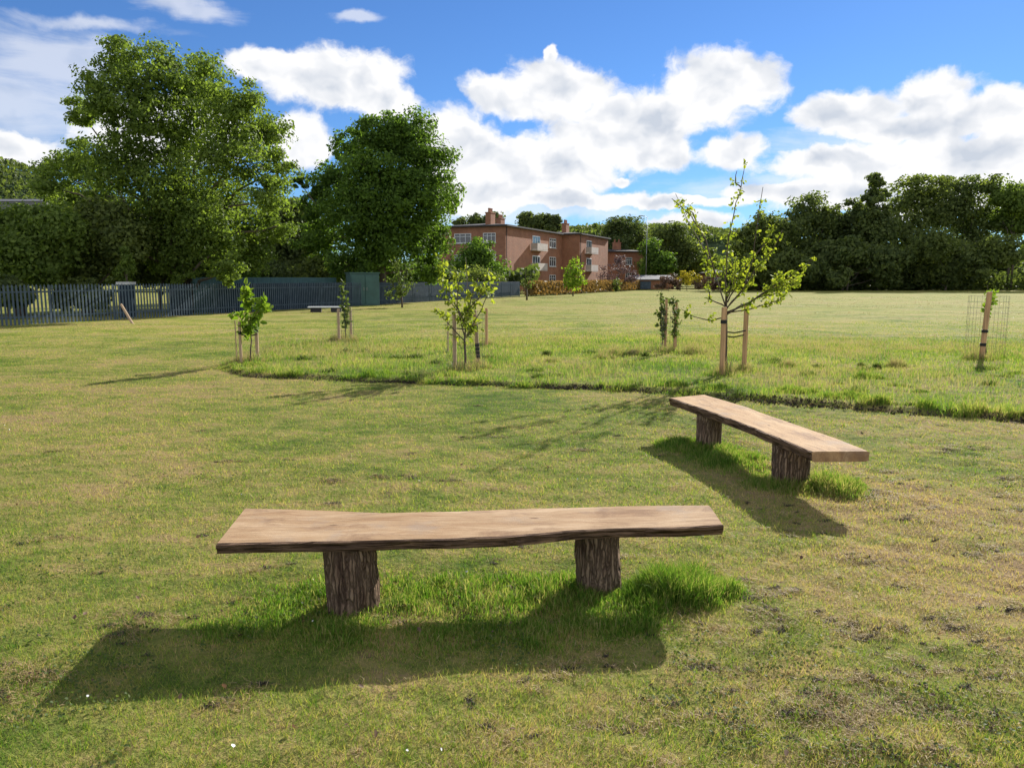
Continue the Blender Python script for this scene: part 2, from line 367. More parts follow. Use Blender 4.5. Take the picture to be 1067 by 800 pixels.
def mk_plank(name, c0, c1, c2, edge=False):
    m, t, p = mat(name); tcn = t.new('ShaderNodeTexCoord'); o = tcn.outputs['Object']
    warp = t.new('ShaderNodeTexNoise'); t.l.new(t.vm('MULTIPLY', o, (1, 3, 1)), warp.inputs['Vector']); warp.inputs['Scale'].default_value = 1.6; warp.inputs['Detail'].default_value = 3
    q = t.vm('MULTIPLY_ADD', t.vm('SUBTRACT', warp.outputs['Color'], (.5, .5, .5)), (.0, .16, .05), o)
    grain = t.noise(t.vm('MULTIPLY', q, (1.6, 30, 26)), 2.6, 8, .72)
    big = t.noise(t.vm('MULTIPLY', q, (.7, 4, 1)), 2.3, 4, .6)
    stain = t.noise(o, 3.2, 5, .65)
    f = t.m('ADD', t.m('MULTIPLY', grain, .5), t.m('MULTIPLY', big, .5))
    col = t.ramp(f, [(.34, c0), (.5, c1), (.64, c2)])
    col = t.mix(t.m('MULTIPLY', t.ss(stain, .5, .68), .5), col, (.30, .245, .20))
    blotch = t.noise(t.vm('MULTIPLY', o, (1.2, 2.5, 1)), 2.1, 6, .7, .5)
    col = t.mix(t.m('MULTIPLY', t.ss(blotch, .50, .66), .68), col, (.22, .13, .075))
    vk = t.new('ShaderNodeTexVoronoi'); t.l.new(t.vm('MULTIPLY', q, (1.0, 2.2, 1)), vk.inputs['Vector']); vk.inputs['Scale'].default_value = 2.1
    knot = t.ss(vk.outputs['Distance'], .075, .03)
    col = t.mix(t.m('MULTIPLY', knot, .8), col, (.10, .05, .03))
    crack = t.ss(t.noise(t.vm('MULTIPLY', q, (.9, 34, 1)), 1.5, 4, .7), .66, .72)
    col = t.mix(t.m('MULTIPLY', crack, .6), col, (.09, .06, .045))
    t.l.new(col, p.inputs['Base Color']); p.inputs['Roughness'].default_value = .8; p.inputs['Specular IOR Level'].default_value = .12
    h = t.m('SUBTRACT', grain, t.m('MULTIPLY', crack, .6))
    t.l.new(t.bump(h, .7, .006), p.inputs['Normal'])
    return m
M['plank'] = mk_plank('sawn_slab_wood', (.27, .15, .075), (.40, .265, .15), (.54, .39, .25))
M['plank2'] = mk_plank('sun_bleached_slab_wood', (.30, .17, .085), (.44, .28, .145), (.54, .375, .21))
def mk_barkedge(name, c0, c1, stretch=(2, 14, 30)):
    m, t, p = mat(name); tcn = t.new('ShaderNodeTexCoord'); v = t.vm('MULTIPLY', tcn.outputs['Object'], stretch)
    n = t.noise(v, 1.5, 7, .68, .3); n2 = t.noise(tcn.outputs['Object'], 5, 3, .5)
    col = t.ramp(t.m('ADD', t.m('MULTIPLY', n, .7), t.m('MULTIPLY', n2, .3)), [(.36, c0), (.62, c1)])
    vo = t.new('ShaderNodeTexVoronoi', feature='DISTANCE_TO_EDGE'); wq = t.vm('MULTIPLY_ADD', t.vm('SUBTRACT', t.new('ShaderNodeTexNoise').outputs['Color'], (.5, .5, .5)), (1.6, 1.6, 1.2), t.vm('MULTIPLY', tcn.outputs['Object'], (48, 48, 5) if stretch[2] < 5 else (3, 12, 24)))
    t.l.new(wq, vo.inputs['Vector']); vo.inputs['Scale'].default_value = 1
    fur = t.ss(vo.outputs['Distance'], .0, .22)
    col = t.mix(t.m('MULTIPLY', t.m('SUBTRACT', 1.0, fur), .6 if stretch[2] < 5 else .35), col, (.035, .02, .014))
    t.l.new(col, p.inputs['Base Color']); p.inputs['Roughness'].default_value = .9; p.inputs['Specular IOR Level'].default_value = .15
    t.l.new(t.bump(t.m('MULTIPLY_ADD', fur, .8, n), 1.0, .018), p.inputs['Normal']); return m
M['edge'] = mk_barkedge('slab_live_edge', (.045, .026, .018), (.30, .19, .12), (2.5, 8, 22))
M['leg'] = mk_barkedge('log_leg_bark', (.11, .065, .045), (.44, .31, .21), (26, 26, 3))

# ------------------------------------------------------------------ ground
def axis(lo, hi, a, b, d, grow=1.09):
    mid = list(np.arange(a, b + 1e-6, d)); up = []; s = d; v = b
    while v < hi: s *= grow; v += s; up.append(min(v, hi))
    dn = []; s = d; v = a
    while v > lo: s *= grow; v -= s; dn.append(max(v, lo))
    return np.array(dn[::-1] + mid + up)
gx = axis(-900, 900, -6, 8, .05); gy = axis(-60, 1500, 1.2, 14, .05)
XX, YY = np.meshgrid(gx, gy); ZZ = hgt(XX, YY)
nx, ny = len(gx), len(gy); idx = np.arange(nx * ny).reshape(ny, nx)
q = np.stack([idx[:-1, :-1], idx[:-1, 1:], idx[1:, 1:], idx[1:, :-1]], -1).reshape(-1, 4)
ground = fastmesh('ground', np.stack([XX, YY, ZZ], -1).reshape(-1, 3), [q], M['soil'], smooth=True)
tag(ground, 'mown park lawn stretching to the far trees', kind='structure')

def blades(name, x, y, h, wd, lean, material, label, seg=1, z0=None, flat=False, curl=1.0):
    n = len(x); ang = rng.uniform(0, 2 * np.pi, n); la = rng.uniform(0, 2 * np.pi, n)
    z = hgt(x, y) - .004 if z0 is None else z0
    B = np.stack([x, y, z], -1); W = np.stack([np.cos(ang), np.sin(ang), np.zeros(n)], -1) * (wd / 2)[:, None]
    L = np.stack([np.cos(la), np.sin(la), np.zeros(n)], -1) * (h * lean)[:, None]
    up = np.zeros((n, 3)); up[:, 2] = h * (np.sqrt(np.clip(1 - lean ** 2, .02, 1)))
    if seg == 1:
        v = np.stack([B - W, B + W, B + L + up], 1).reshape(-1, 3); f = [np.arange(n * 3).reshape(-1, 3)]
    else:
        M1 = B + L * .32 + up * .58
        v = np.stack([B - W, B + W, M1 + W * .75, M1 - W * .75, B + L + up * (1.0 - .12 * curl)], 1).reshape(-1, 3)
        i = np.arange(n)[:, None] * 5
        f = [i + np.array([0, 1, 2, 3]), i + np.array([3, 2, 4])]
    o = fastmesh(name, v, f, material)
    return tag(o, label, 'grass' if label else None, kind='stuff')

def scatter(n, ymin, ymax, margin=1.5):
    """points over the ground, uniform in bearing and log distance round the viewpoint area"""
    y = np.exp(rng.uniform(math.log(ymin), math.log(ymax), n)); k = .70 + margin / y
    x = rng.uniform(-1, 1, n) * k * y
    return x, y, k
# mown lawn
n = 700000
x, y, k = scatter(n, 1.9, 30, 1.0)
keep = strip(x, y) < .5; dpatch = fbm(x, y, 1.6, 61)
keep &= rng.random(n) < (.25 + .9 * (dpatch - .3) + 1.3 * (fbm(x, y, 38, 63, 2) - .3))
x = x[keep]; y = y[keep]; n = len(x)
wd = np.clip(.0030 * (y / 3.0) ** .8, .0030, .024) * rng.uniform(.7, 1.4, n)
h = rng.uniform(.010, .030, n) * (.35 + .5 * fbm(x, y, .8, 71) + .6 * fbm(x, y, 9, 73, 2) + .9 * fbm(x, y, 38, 63, 2))
blades('mown_grass', x, y, h, wd, rng.uniform(.25, .92, n), M['lawn'], 'short mown grass blades covering the open lawn')
# unmown strip
n = 480000
y = rng.uniform(7, 24, n); x = rng.uniform(-10, 19, n)
s = strip(x, y); keep = rng.random(n) < s * (.45 + .9 * (fbm(x, y, 1.3, 81) - .2)); x = x[keep]; y = y[keep]; s = s[keep]; n = len(x)
e = np.interp(x, EX, EY); d_edge = y - e
h = rng.uniform(.05, .17, n) * (.16 + .8 * fbm(x, y, .9, 91) + .8 * (fbm(x, y, 3.5, 93) ** 1.5)) * np.clip(.75 + .0 * d_edge, .5, 1) * (.5 + .5 * s)
h *= 1 + .7 * np.exp(-((d_edge - .2) / .25) ** 2) * (fbm(x, y * 0, 1.1, 95) > .5)
blades('unmown_grass', x, y, h, rng.uniform(.004, .009, n) * (y / 13), rng.uniform(.15, .8, n), M['long'], 'bright unmown grass strip around the staked saplings', 2)
# straw seed heads in the strip
n = 90000
x = rng.uniform(-8, 17, n); y = rng.uniform(11, 23, n); s = strip(x, y) * np.clip((fbm(x, y, .7, 101) - .47) * 2.6 + np.clip((y - 14.5) / 5, -.1, .5), 0, 1); keep = rng.random(n) < s; x = x[keep]; y = y[keep]; n = len(x)
blades('dry_seed_grass', x, y, rng.uniform(.06, .22, n), rng.uniform(.003, .006, n), rng.uniform(.1, .6, n), M['straw'], 'straw coloured dry stems standing in the unmown strip', 2)

def tuft(name, label, spots, material, hmin, hmax, wmin=.003, wmax=.006, lean=(.1, .75)):
    xs = []; ys = []; hs = []
    for (cx, cy, rx, ry, cnt, hk) in spots:
        a = rng.uniform(0, 2 * np.pi, cnt); r = np.sqrt(rng.random(cnt)) ** 1.0 * (1 + .8 * (rng.random(cnt) - .5))
        xs.append(cx + rx * r * np.cos(a)); ys.append(cy + ry * r * np.sin(a)); hs.append(hk * (1 - .6 * r ** 2) * rng.uniform(hmin, hmax, cnt))
    x = np.concatenate(xs); y = np.concatenate(ys); h = np.concatenate(hs) * (.25 + 1.4 * fbm(x, y, 6, 111)); kk = rng.random(len(x)) < .25 + 1.5 * (fbm(x, y, 7, 115) - .25); x = x[kk]; y = y[kk]; h = h[kk]; n = len(x)
    return blades(name, x, y, h, rng.uniform(wmin, wmax, n), rng.uniform(*lean, n), material, label, 2)
# longer grass the mower misses round the bench legs
tuft('bench_grass', 'lush uncut grass around the legs of the near bench',
     [(-.80, 3.80, .55, .34, 8000, .75), (-.25, 3.78, .6, .33, 8500, .85), (.30, 3.82, .45, .30, 6500, .9), (-1.15, 3.60, .28, .22, 2200, .7), (.88, 3.84, .27, .22, 9500, 1.8), (.62, 3.72, .2, .2, 3000, 1.0), (1.1, 3.87, .18, .13, 2600, 1.1), (-.2, 3.4, .9, .2, 5000, .5), (-1.3, 3.45, .3, .22, 2600, .6), (-.95, 3.35, .35, .2, 2800, .65), (-.45, 3.3, .4, .2, 2600, .6), (.1, 3.35, .4, .2, 3000, .6), (.5, 3.5, .3, .2, 3000, .75)], M['lush'], .05, .115, .0028, .0055)
tuft('bench_grass', 'lush uncut grass around the legs of the far bench',
     [(1.85, 7.35, .42, .38, 6500, .9), (2.0, 6.7, .36, .50, 7000, .9), (2.25, 6.0, .38, .36, 7500, 1.0), (2.55, 5.85, .25, .28, 5000, 1.5), (1.6, 7.5, .2, .2, 1500, .8)], M['lush'], .06, .13, .0035, .007)

def clumps(name, label, pts, material, per, rad, hz, wmin, wmax, lmin, lmax):
    """cut thatch lying in loose clumps"""
    N = sum(int(per * s) for (_, _, s) in pts); xs = np.empty(N); ys = np.empty(N); zs = np.empty(N); o = 0
    for (cx, cy, s) in pts:
        c = int(per * s); ang = rng.normal(0, .5); dx = rng.normal(0, rad * s * 1.5, c); dy = rng.normal(0, rad * s * .55, c)
        xs[o:o + c] = cx + dx * math.cos(ang) - dy * math.sin(ang); ys[o:o + c] = cy + dx * math.sin(ang) + dy * math.cos(ang)
        rr = (dx / (rad * s * 2)) ** 2 + (dy / (rad * s)) ** 2
        zs[o:o + c] = np.exp(-rr) * rng.random(c) * hz * s; o += c
    h = rng.uniform(lmin, lmax, N)
    return blades(name, xs, ys, h, rng.uniform(wmin, wmax, N), rng.uniform(.9, .995, N), material, label, 2, z0=hgt(xs, ys) + zs)
tp = []
for (px, py, s) in ((640, 385, 1), (35, 700, 1.1), (20, 715, .9), (115, 652, .8), (125, 655, .7), (160, 645, .6), (430, 498, .8), (460, 500, .7), (395, 497, .6), (905, 740, 1.2), (880, 735, 1.0),
                    (945, 733, 1.1), (962, 745, .9), (855, 742, .8), (785, 745, .8), (895, 775, .9), (790, 615, .7), (895, 585, .5), (815, 618, .6), (875, 652, .5), (800, 640, .6),
                    (1030, 570, .7), (1050, 500, .8), (1040, 575, .8), (880, 512, 1.0), (905, 517, .9), (960, 540, .5), (1000, 466, .7), (980, 470, .7), (700, 475, .4), (350, 503, .7), (600, 470, .7), (520, 455, .6),
                    (650, 760, .5), (560, 770, .4), (1000, 650, .7), (1040, 700, .8), (960, 690, .6), (910, 705, .7), (985, 790, .6), (250, 480, .4), (60, 560, .5), (700, 735, .5), (760, 700, .5)):
    if py < 400: continue
    p = gnd(px, py)
    for _ in range(3 if (px, py) not in ((880, 512), (905, 517)) else 14): tp.append((p.x + rng.normal(0, .07), p.y + rng.normal(0, .05), s * rng.uniform(.5, 1)))
nn = 0
while nn < 210:
    px = rng.uniform(-60, 1130); py = 420 + 400 * rng.random() ** 1.2
    if rng.random() > .15 + .85 * max(0, (px - 350) / 750): continue
    p = gnd(px, py); tp.append((p.x, p.y, rng.uniform(.15, .55))); nn += 1
tp = [q for q in tp if strip(q[0], q[1]) < .3]
clumps('cut_grass_clumps', 'brown clumps of cut thatch lying on the lawn', tp, M['thatch'], 230, .085, .010, .002, .005, .015, .05)
x, y, k = scatter(260000, 1.9, 14, 1.0)
wear = np.clip((x + .4) / 3, 0, 1) * np.clip((9.5 - y) / 5, 0, 1) * .9 + np.clip((fbm(x, y, .8, 141) - .5) * 2.2, 0, .5)
kk = (rng.random(len(x)) < wear * np.clip((fbm(x, y, 4.5, 143) - .42) * 5, 0, 1) * (fbm(x, y, 26, 145, 2) > .42)) & (strip(x, y) < .2); x = x[kk]; y = y[kk]; n = len(x)
blades('loose_thatch', x, y, rng.uniform(.015, .05, n), .0024 * (y / 3) ** .7, rng.uniform(.88, .99, n), M['thatch'], 'thin scatter of dry clippings over the worn turf', 2, z0=hgt(x, y) + rng.uniform(.004, .02, n))
hp = [(a + rng.normal(0, .06), b + rng.normal(0, .04), c * rng.uniform(.35, .75)) for a, b, c in tp if rng.random() < .75]
EARTH_SPOTS = hp
# windrows of dry thatch on the field behind the strip
x = []; 
n = 26000; y = np.exp(rng.uniform(math.log(17), math.log(75), n)); x = rng.uniform(-.75, .75, n) * y
keep = (fbm(x * .22, y * 1.3, .7, 121) > .56) & (strip(x, y) < .2); x = x[keep]; y = y[keep]; n = len(x)
blades('field_thatch', x, y, rng.uniform(.06, .16, n) * (y / 30) ** .3, .010 * (y / 20), rng.uniform(.85, .98, n), M['thatch'], 'pale rows of cut thatch across the back field', 2, z0=hgt(x, y) + .012)
sw = []
for _ in range(60):
    xx = rng.uniform(-5, 14); yy = float(np.interp(xx, EX, EY)) + rng.uniform(.3, 5.5); sw.append((xx, yy, rng.uniform(.08, .3), rng.uniform(.06, .16), int(rng.uniform(150, 420)), rng.uniform(.6, 1.4)))
STRIP_WEEDS = sw
# dark dug edge of the strip : turned turf and overhanging tufts
ex = rng.uniform(-5.1, 16, 46000); ex = ex[rng.random(len(ex)) < .12 + 1.0 * np.clip(fbm(ex, ex * 0, .8, 131) - .35, 0, 1) * (1 + np.clip(ex - 3, 0, 3) * .5)]; ey = np.interp(ex, EX, EY) + .22 * (vnoise(ex, ex * 0, .9, 5) - .5) + .16 * (vnoise(ex, ex * 0, 3.1, 6) - .5) + rng.normal(-.02, 1, len(ex)) * (.02 + .12 * fbm(ex, ex * 0, 1.3, 135) ** 2 * (1 + np.clip(ex - 3, 0, 3) * .3))
mm, tt_, pp = mat('turned_earth'); tt_.l.new(tt_.ramp(tt_.noise(tt_.new('ShaderNodeNewGeometry').outputs['Position'], 14, 4, .6), [(.35, (.035, .028, .018)), (.7, (.10, .075, .05))]), pp.inputs['Base Color']); pp.inputs['Roughness'].default_value = .95
M['earth'] = mm
clumps('bare_earth_spots', 'dark scuffed spots of bare earth in the worn lawn', EARTH_SPOTS, M['earth'], 260, .055, .006, .004, .010, .01, .03)
tag(blades('dug_edge', ex, ey, rng.uniform(.02, .06, len(ex)), rng.uniform(.012, .03, len(ex)), rng.uniform(.5, .95, len(ex)), M['earth'], 'dark turned turf along the edge of the strip', 2), kind='stuff')
es = []
for _ in range(75):
    xx = rng.uniform(-5.5, 15); es.append((xx, float(np.interp(xx, EX, EY)) + rng.uniform(.02, .22), rng.uniform(.15, .45), rng.uniform(.06, .14), int(rng.uniform(150, 500)), rng.uniform(.5, 1.5)))
for px, py, s in ((822, 412, 1), (835, 413, 1), (872, 417, 1), (885, 418, .9), (700, 406, .8), (400, 393, .7), (905, 398, 1.0), (470, 395, .7), (745, 408, .9), (240, 384, .9), (265, 384, .9)):
    p = gnd(px, py); es.append((p.x, p.y, .28 * s, .18 * s, 1100, 1.1 * s))
tuft('edge_tufts', 'coarse grass tufts hanging over the strip edge', es, M['long'], .08, .17, .005, .010)
tuft('strip_weeds', 'darker weedy clumps dotted through the unmown strip', STRIP_WEEDS, M['leaf_dull'], .05, .13, .008, .02, (.3, .9))
sp_ = []
for px, py, s in ((360, 357, 1.4), (366, 359, 1), (350, 358, .9), (262, 379, 1.4), (250, 379, 1.2), (724, 371, 1.6), (716, 370, 1.2), (697, 369, 1), (1018, 377, 1.2), (752, 394, 1.2), (775, 390, 1), (485, 389, 1.2), (500, 387, 1), (642, 372, 1.2), (660, 372, .8), (935, 385, .9), (820, 385, .8), (630, 376, 1), (575, 380, .6), (507, 362, .8)):
    p = gnd(px, py); sp_.append((p.x, p.y, .25 * s, .2 * s, 420, 1.0 * s))
tuft('sapling_grass', 'tall straw and green tufts at the sapling bases', sp_, M['straw'], .14, .3, .004, .008, (.1, .5))
tuft('sapling_grass', 'green grass tufts around the sapling stakes', [(a, b, c * 1.3, d * 1.3, 500, h_ * .8) for a, b, c, d, _, h_ in sp_], M['lush'], .12, .25, .005, .010)

# ------------------------------------------------------------------ slab benches
def zline(x, y, z): return gnd(x, y, z)
def slab_bench(label, front, back, ztop, thick, legs, topmat, seed, rc):
    """front/back : lists of ground-plan points (Vector) along the two long edges"""
    c = (front[0] + front[-1] + back[0] + back[-1]) / 4; c.z = 0
    ax = ((front[-1] + back[-1]) - (front[0] + back[0])); ang = math.atan2(ax.y, ax.x)
    root = empty('log_bench', c, label, 'bench', 'slab benches on the lawn', ang)
    Rm = Matrix.Rotation(-ang, 3, 'Z')
    f = [Rm @ (p - c) for p in front]; b = [Rm @ (p - c) for p in back]
    fx = [p.x for p in f]; fy = [p.y for p in f]; bx = [p.x for p in b]; by = [p.y for p in b]
    N = 120; rr = np.random.default_rng(seed); K = 18
    prof_t = [0, 0, .03, .1, .2, .35, .5, .65, .8, .9, .97, 1, 1, 1, .96, .7, .35, .04, 0, 0]
    prof_z = [-.35, -.1, -.015, 0, 0, 0, 0, 0, 0, 0, -.015, -.12, -.4, -.85, -1, -1, -1, -1, -.9, -.62]
    K = len(prof_t); vs = []
    for i in range(N + 1):
        s = i / N
        xf = fx[0] + (fx[-1] - fx[0]) * s; xb = bx[0] + (bx[-1] - bx[0]) * s
        yf = float(np.interp(xf, fx, fy)) + .010 * (float(vnoise(s * 14, seed, 1, seed)) - .5) + .008 * (float(vnoise(s * 4, seed, 1, seed + 3)) - .5)
        yb = float(np.interp(xb, bx, by)) + .02 * (float(vnoise(s * 7, seed + 9, 1, seed)) - .5)
        th = thick * (1 + .18 * (float(vnoise(s * 5, seed + 5, 1, seed)) - .5))
        endc = 1 - .35 * max(0, 1 - min(s, 1 - s) / .012)
        for tt, zz in zip(prof_t, prof_z):
            px = xf + (xb - xf) * tt; py = yf + (yb - yf) * tt
            if tt < .05 and zz < -.2: py += .012 * (float(vnoise(s * 20, zz * 3, 1, seed + 7)) - .3) + .018 * (-zz - .3)
            if tt > .95 and zz < -.2: py -= .012 * (float(vnoise(s * 20, zz * 3, 1, seed + 8)) - .3)
            if rc and s > .9:   # rounded far corner
                py += (yb - yf) * 0
            pz = ztop(s) + zz * th + (.003 * (float(fbm(s * 22, tt * 4, 1, seed + 2)) - .5) if -.05 < zz else 0)
            if min(s, 1 - s) < .001:
                px -= math.copysign(.004, s - .5) * (1 if zz > -.05 or zz < -.95 else 0)
            vs.append((px, py, pz))
    fs = []; mi = []
    for i in range(N):
        for k in range(K):
            k2 = (k + 1) % K
            fs.append((i * K + k, i * K + k2, (i + 1) * K + k2, (i + 1) * K + k)); mi.append(0 if 2 <= k < 10 else 1)
    fs += [tuple(range(K))[::-1], tuple(N * K + k for k in range(K))]; mi += [0, 0]
    # flip to outward normals
    me = bpy.data.meshes.new('seat'); me.from_pydata(vs, [], fs); me.update()
    me.materials.append(topmat); me.materials.append(M['edge'])
    me.polygons.foreach_set('material_index', mi)
    seat = link(bpy.data.objects.new('seat', me), root)
    for (wp, r, hh) in legs:
        p = Rm @ (wp - c); mb = MB(); ns = 56; nr = 26; vv = []
        sd = seed * 10 + int(abs(wp.x) * 10); ph = rr.uniform(0, 9)
        for j in range(nr + 1):
            s = j / nr; z = -.06 + (hh + .06) * s
            flare = 1 + .10 * max(0, .25 - s) * 4 * .5 + .06 * s * 0
            for q_ in range(ns):
                a = 2 * math.pi * q_ / ns
                ridge = abs(math.sin(a * 9 + ph + 1.2 * math.sin(a * 3) + .6 * math.sin(s * 5 + a)))
                rad = r * flare * (1 + .05 * math.sin(2 * a + ph) + .035 * math.sin(3 * a + ph * 2 + s * 1.4) + .07 * (ridge - .5) + .06 * (float(vnoise(a * 6, s * 9, 1, sd)) - .5))
                vv.append((p.x + rad * math.cos(a) + .01 * math.sin(s * 3 + ph), p.y + rad * math.sin(a), z))
        fs2 = [(j * ns + k, j * ns + (k + 1) % ns, (j + 1) * ns + (k + 1) % ns, (j + 1) * ns + k) for j in range(nr) for k in range(ns)]
        mb.add(vv, fs2 + [tuple(range(ns))[::-1], tuple(nr * ns + k for k in range(ns))])
        mb.build('leg', M['leg'], root, smooth=True, origin=(0, 0, 0))
    return root
Z1 = .41
fr = [gnd(x, y, Z1) for x, y in ((225, 566.5), (330, 563.5), (430, 560), (520, 557), (590, 551.5), (640, 549.5), (700, 549), (754, 546.5))]
bk = [gnd(x, y, Z1) for x, y in ((256, 528), (330, 530), (400, 531.5), (480, 529.5), (560, 527), (640, 525.5), (739, 525.5))]
slab_bench('thick wooden slab bench standing nearest, side-on across the foreground lawn', fr, bk, lambda s: Z1 - .010 * math.sin(math.pi * s), .062,
           [(Vector((-.815, 3.66, 0)), .122, .36), (Vector((.47, 3.92, 0)), .112, .36)], M['plank'], 3, False)
fr = [gnd(x, y, Z1) for x, y in ((697, 414.5), (730, 424.5), (770, 439), (810, 455), (846, 470.5))]
bk = [gnd(x, y, Z1) for x, y in ((735, 411), (780, 424), (830, 441), (870, 455.5), (906, 470))]
slab_bench('paler wooden slab bench farther back on the right, pointing away towards the saplings', fr, bk, lambda s: Z1 - .006 * math.sin(math.pi * s), .085,
           [(Vector((1.97, 7.42, 0)), .125, .36), (Vector((2.27, 6.02, 0)), .15, .36)], M['plank2'], 8, True)

# ------------------------------------------------------------------ trees
def leaves(C, size, aspect=.55, fold=False, droop=.0, nb=None):
    """C (n,3) centres -> rhombic leaf faces with random attitude"""
    n = len(C)
    a = rng.normal(size=(n, 3)); a[:, 2] -= droop
    if nb is not None:
        nn_ = nb + rng.normal(size=(n, 3)) * .55; nn_ /= np.linalg.norm(nn_, axis=1)[:, None]; a -= nn_ * (a * nn_).sum(1)[:, None]
    a /= np.linalg.norm(a, axis=1)[:, None]
    b = rng.normal(size=(n, 3)) if nb is None else np.cross(nn_, a) + rng.normal(size=(n, 3)) * .15; b -= a * (a * b).sum(1)[:, None]; b /= np.linalg.norm(b, axis=1)[:, None]
    s = size * rng.uniform(.6, 1.4, n)
    A = a * s[:, None]; B_ = b * (s * aspect)[:, None]
    if not fold:
        v = np.stack([C - A * .5, C - A * .05 + B_ * .5, C + A * .5, C - A * .05 - B_ * .5], 1).reshape(-1, 3)
        return v, [np.arange(n * 4).reshape(-1, 4)]
    nrm = np.cross(a, b) * (s * .12)[:, None]
    v = np.stack([C, C + A * .35 + B_ * .5 + nrm, C + A * .8 + B_ * .32 + nrm, C + A, C + A * .8 - B_ * .32 + nrm, C + A * .35 - B_ * .5 + nrm], 1).reshape(-1, 3)
    i = np.arange(n)[:, None] * 6
    return v, [i + np.array([0, 1, 2, 3]), i + np.array([0, 3, 4, 5])]

def wob(a, b, n, amp):
    a = Vector(a); b = Vector(b); pts = []; L = (b - a).length
    for i in range(n + 1):
        s = i / n; j = math.sin(math.pi * s) * amp * L
        pts.append(a.lerp(b, s) + Vector((random.uniform(-1, 1), random.uniform(-1, 1), random.uniform(-.4, 1) * .6)) * j)
    return pts

def tree(label, D, base_px, lobes, leaf, mkey, size, count, group=None, name='tree', cat='tree', trunk_r=.25, gap=.25, clump=.30, depth=.8, stems=1, zb=0, per=60, twigs=True, dens_k=1.0):
    """lobes: (px, py, radius px) of the crown's masses, set at distance D with their own depth"""
    base = at(base_px, 291, D); base.z = float(hgt(base.x, base.y)) + zb
    root = empty(name, base, label, cat, group)
    sc = D / FPX; cs = []; rs = []
    mx = sum(l[0] for l in lobes) / len(lobes); Rc = (max(l[0] + l[2] for l in lobes) - min(l[0] - l[2] for l in lobes)) * .5 * sc
    for (px, py, r) in lobes:
        dy = random.uniform(-1, 1) * Rc * .42 * depth
        c = at(px, py, D + dy); cs.append(c); rs.append(r * sc * (D + dy) / D)
    cen = sum(cs, Vector()) / len(cs); count = int(count * dens_k); nbs = []
    tot = sum(r * r for r in rs); pts = []; tw = []
    for c, r in zip(cs, rs):
        m_ = max(8, int(count * r * r / tot / per))
        u = rng.normal(size=(m_, 3)); u /= np.linalg.norm(u, axis=1)[:, None]
        rad = r * (rng.random(m_) ** .42)
        cc = np.array(c) + u * rad[:, None] * np.array([1, .9 * depth + .1, .92]); kk = rng.random(m_) > gap
        cc = cc[kk]
        for q_ in cc:
            k = int(per * rng.uniform(.5, 1.5)); sg = r * clump * rng.uniform(.6, 1.3)
            g_ = np.clip(rng.normal(size=(k, 3)), -1.5, 1.5)
            pts.append(q_ + g_ * sg * np.array([1, 1, .62]))
            o_ = q_ - np.array(c); o_ = o_ / (np.linalg.norm(o_) + 1e-6) * .5 + np.array([0, -.12, .28])
            nbs.append(g_ * np.array([.45, .45, .35]) + o_)
            tw.append((c, Vector(q_)))
    C = np.concatenate(pts); NB = np.concatenate(nbs); kk = C[:, 2] > base.z + .15; C = C[kk]; NB = NB[kk]
    v, f = leaves(C - np.array(base), size, .62, nb=NB)
    crown = fastmesh('crown', v, f, M[mkey], root)
    # trunk and limbs
    mb = MB(); hi = max(c.z for c in cs); low = min(c.z for c in cs)
    for s_ in range(stems):
        b0 = Vector((random.uniform(-.5, .5) * (stems > 1) * trunk_r * 6, random.uniform(-.3, .3) * (stems > 1), -.15))
        ctr = sum(cs, Vector()) / len(cs) - base; top = Vector((ctr.x * .6, ctr.y * .6, min(ctr.z, hi - base.z)))
        tp_ = wob(b0, b0 + (top - b0) * .95, 6, .02)
        mb.tube(tp_, [trunk_r * (1.25 if i == 0 else 1 - .09 * i) for i in range(7)], 10)
        for li, (c, r) in enumerate(zip(cs, rs)):
            if stems > 1 and li % stems != s_: continue
            i0 = 2 + random.randint(0, 3); st = tp_[min(i0, 6)]
            if (c - base).z < st.z: st = tp_[1]
            mb.tube(wob(st, c - base, 5, .07), [trunk_r * k_ for k_ in (.5, .4, .32, .25, .18, .1)], 6)
    if twigs:
        for c, q_ in random.sample(tw, min(len(tw), 130)):
            mb.tube(wob(c - base, q_ - base, 2, .06), [trunk_r * .12, trunk_r * .07, trunk_r * .03], 4, cap=False)
    mb.build('trunk', M['bark'], root, smooth=True)
    return root

G1 = 'trees behind the blue fence'
tree('largest tree in view, broad airy crown rising into the sky on the left', 38, 205,
     [(125, 66, 26), (160, 78, 34), (205, 85, 32), (240, 108, 32), (275, 140, 28), (290, 175, 22), (98, 95, 26), (85, 118, 20), (140, 118, 36), (195, 130, 40), (245, 160, 36), (283, 205, 24),
      (85, 165, 24), (60, 178, 20), (125, 170, 36), (180, 190, 42), (235, 210, 36), (265, 245, 28), (150, 228, 34), (205, 245, 36), (100, 205, 28), (235, 278, 20), (122, 42, 8), (190, 275, 24), (48, 195, 20), (215, 225, 30), (175, 228, 30), (255, 262, 26), (228, 252, 26), (160, 258, 26), (70, 215, 24), (105, 250, 24), (290, 235, 18)],
     None, 'leaf_ash', .155, 145000, G1, trunk_r=.22, gap=.16, clump=.21, stems=2, per=75)
tree('dense round dark green tree standing between the largest tree and the flats', 52, 400,
     [(395, 138, 24), (365, 152, 20), (425, 140, 28), (448, 170, 28), (462, 205, 22), (345, 185, 24), (395, 180, 40), (430, 212, 36), (370, 220, 36), (405, 252, 36), (450, 248, 26), (335, 215, 22), (445, 278, 18), (335, 255, 26), (400, 285, 22), (365, 275, 24), (312, 190, 9)],
     None, 'leaf_dark', .21, 100000, G1, trunk_r=.25, gap=.13, clump=.20, per=110)
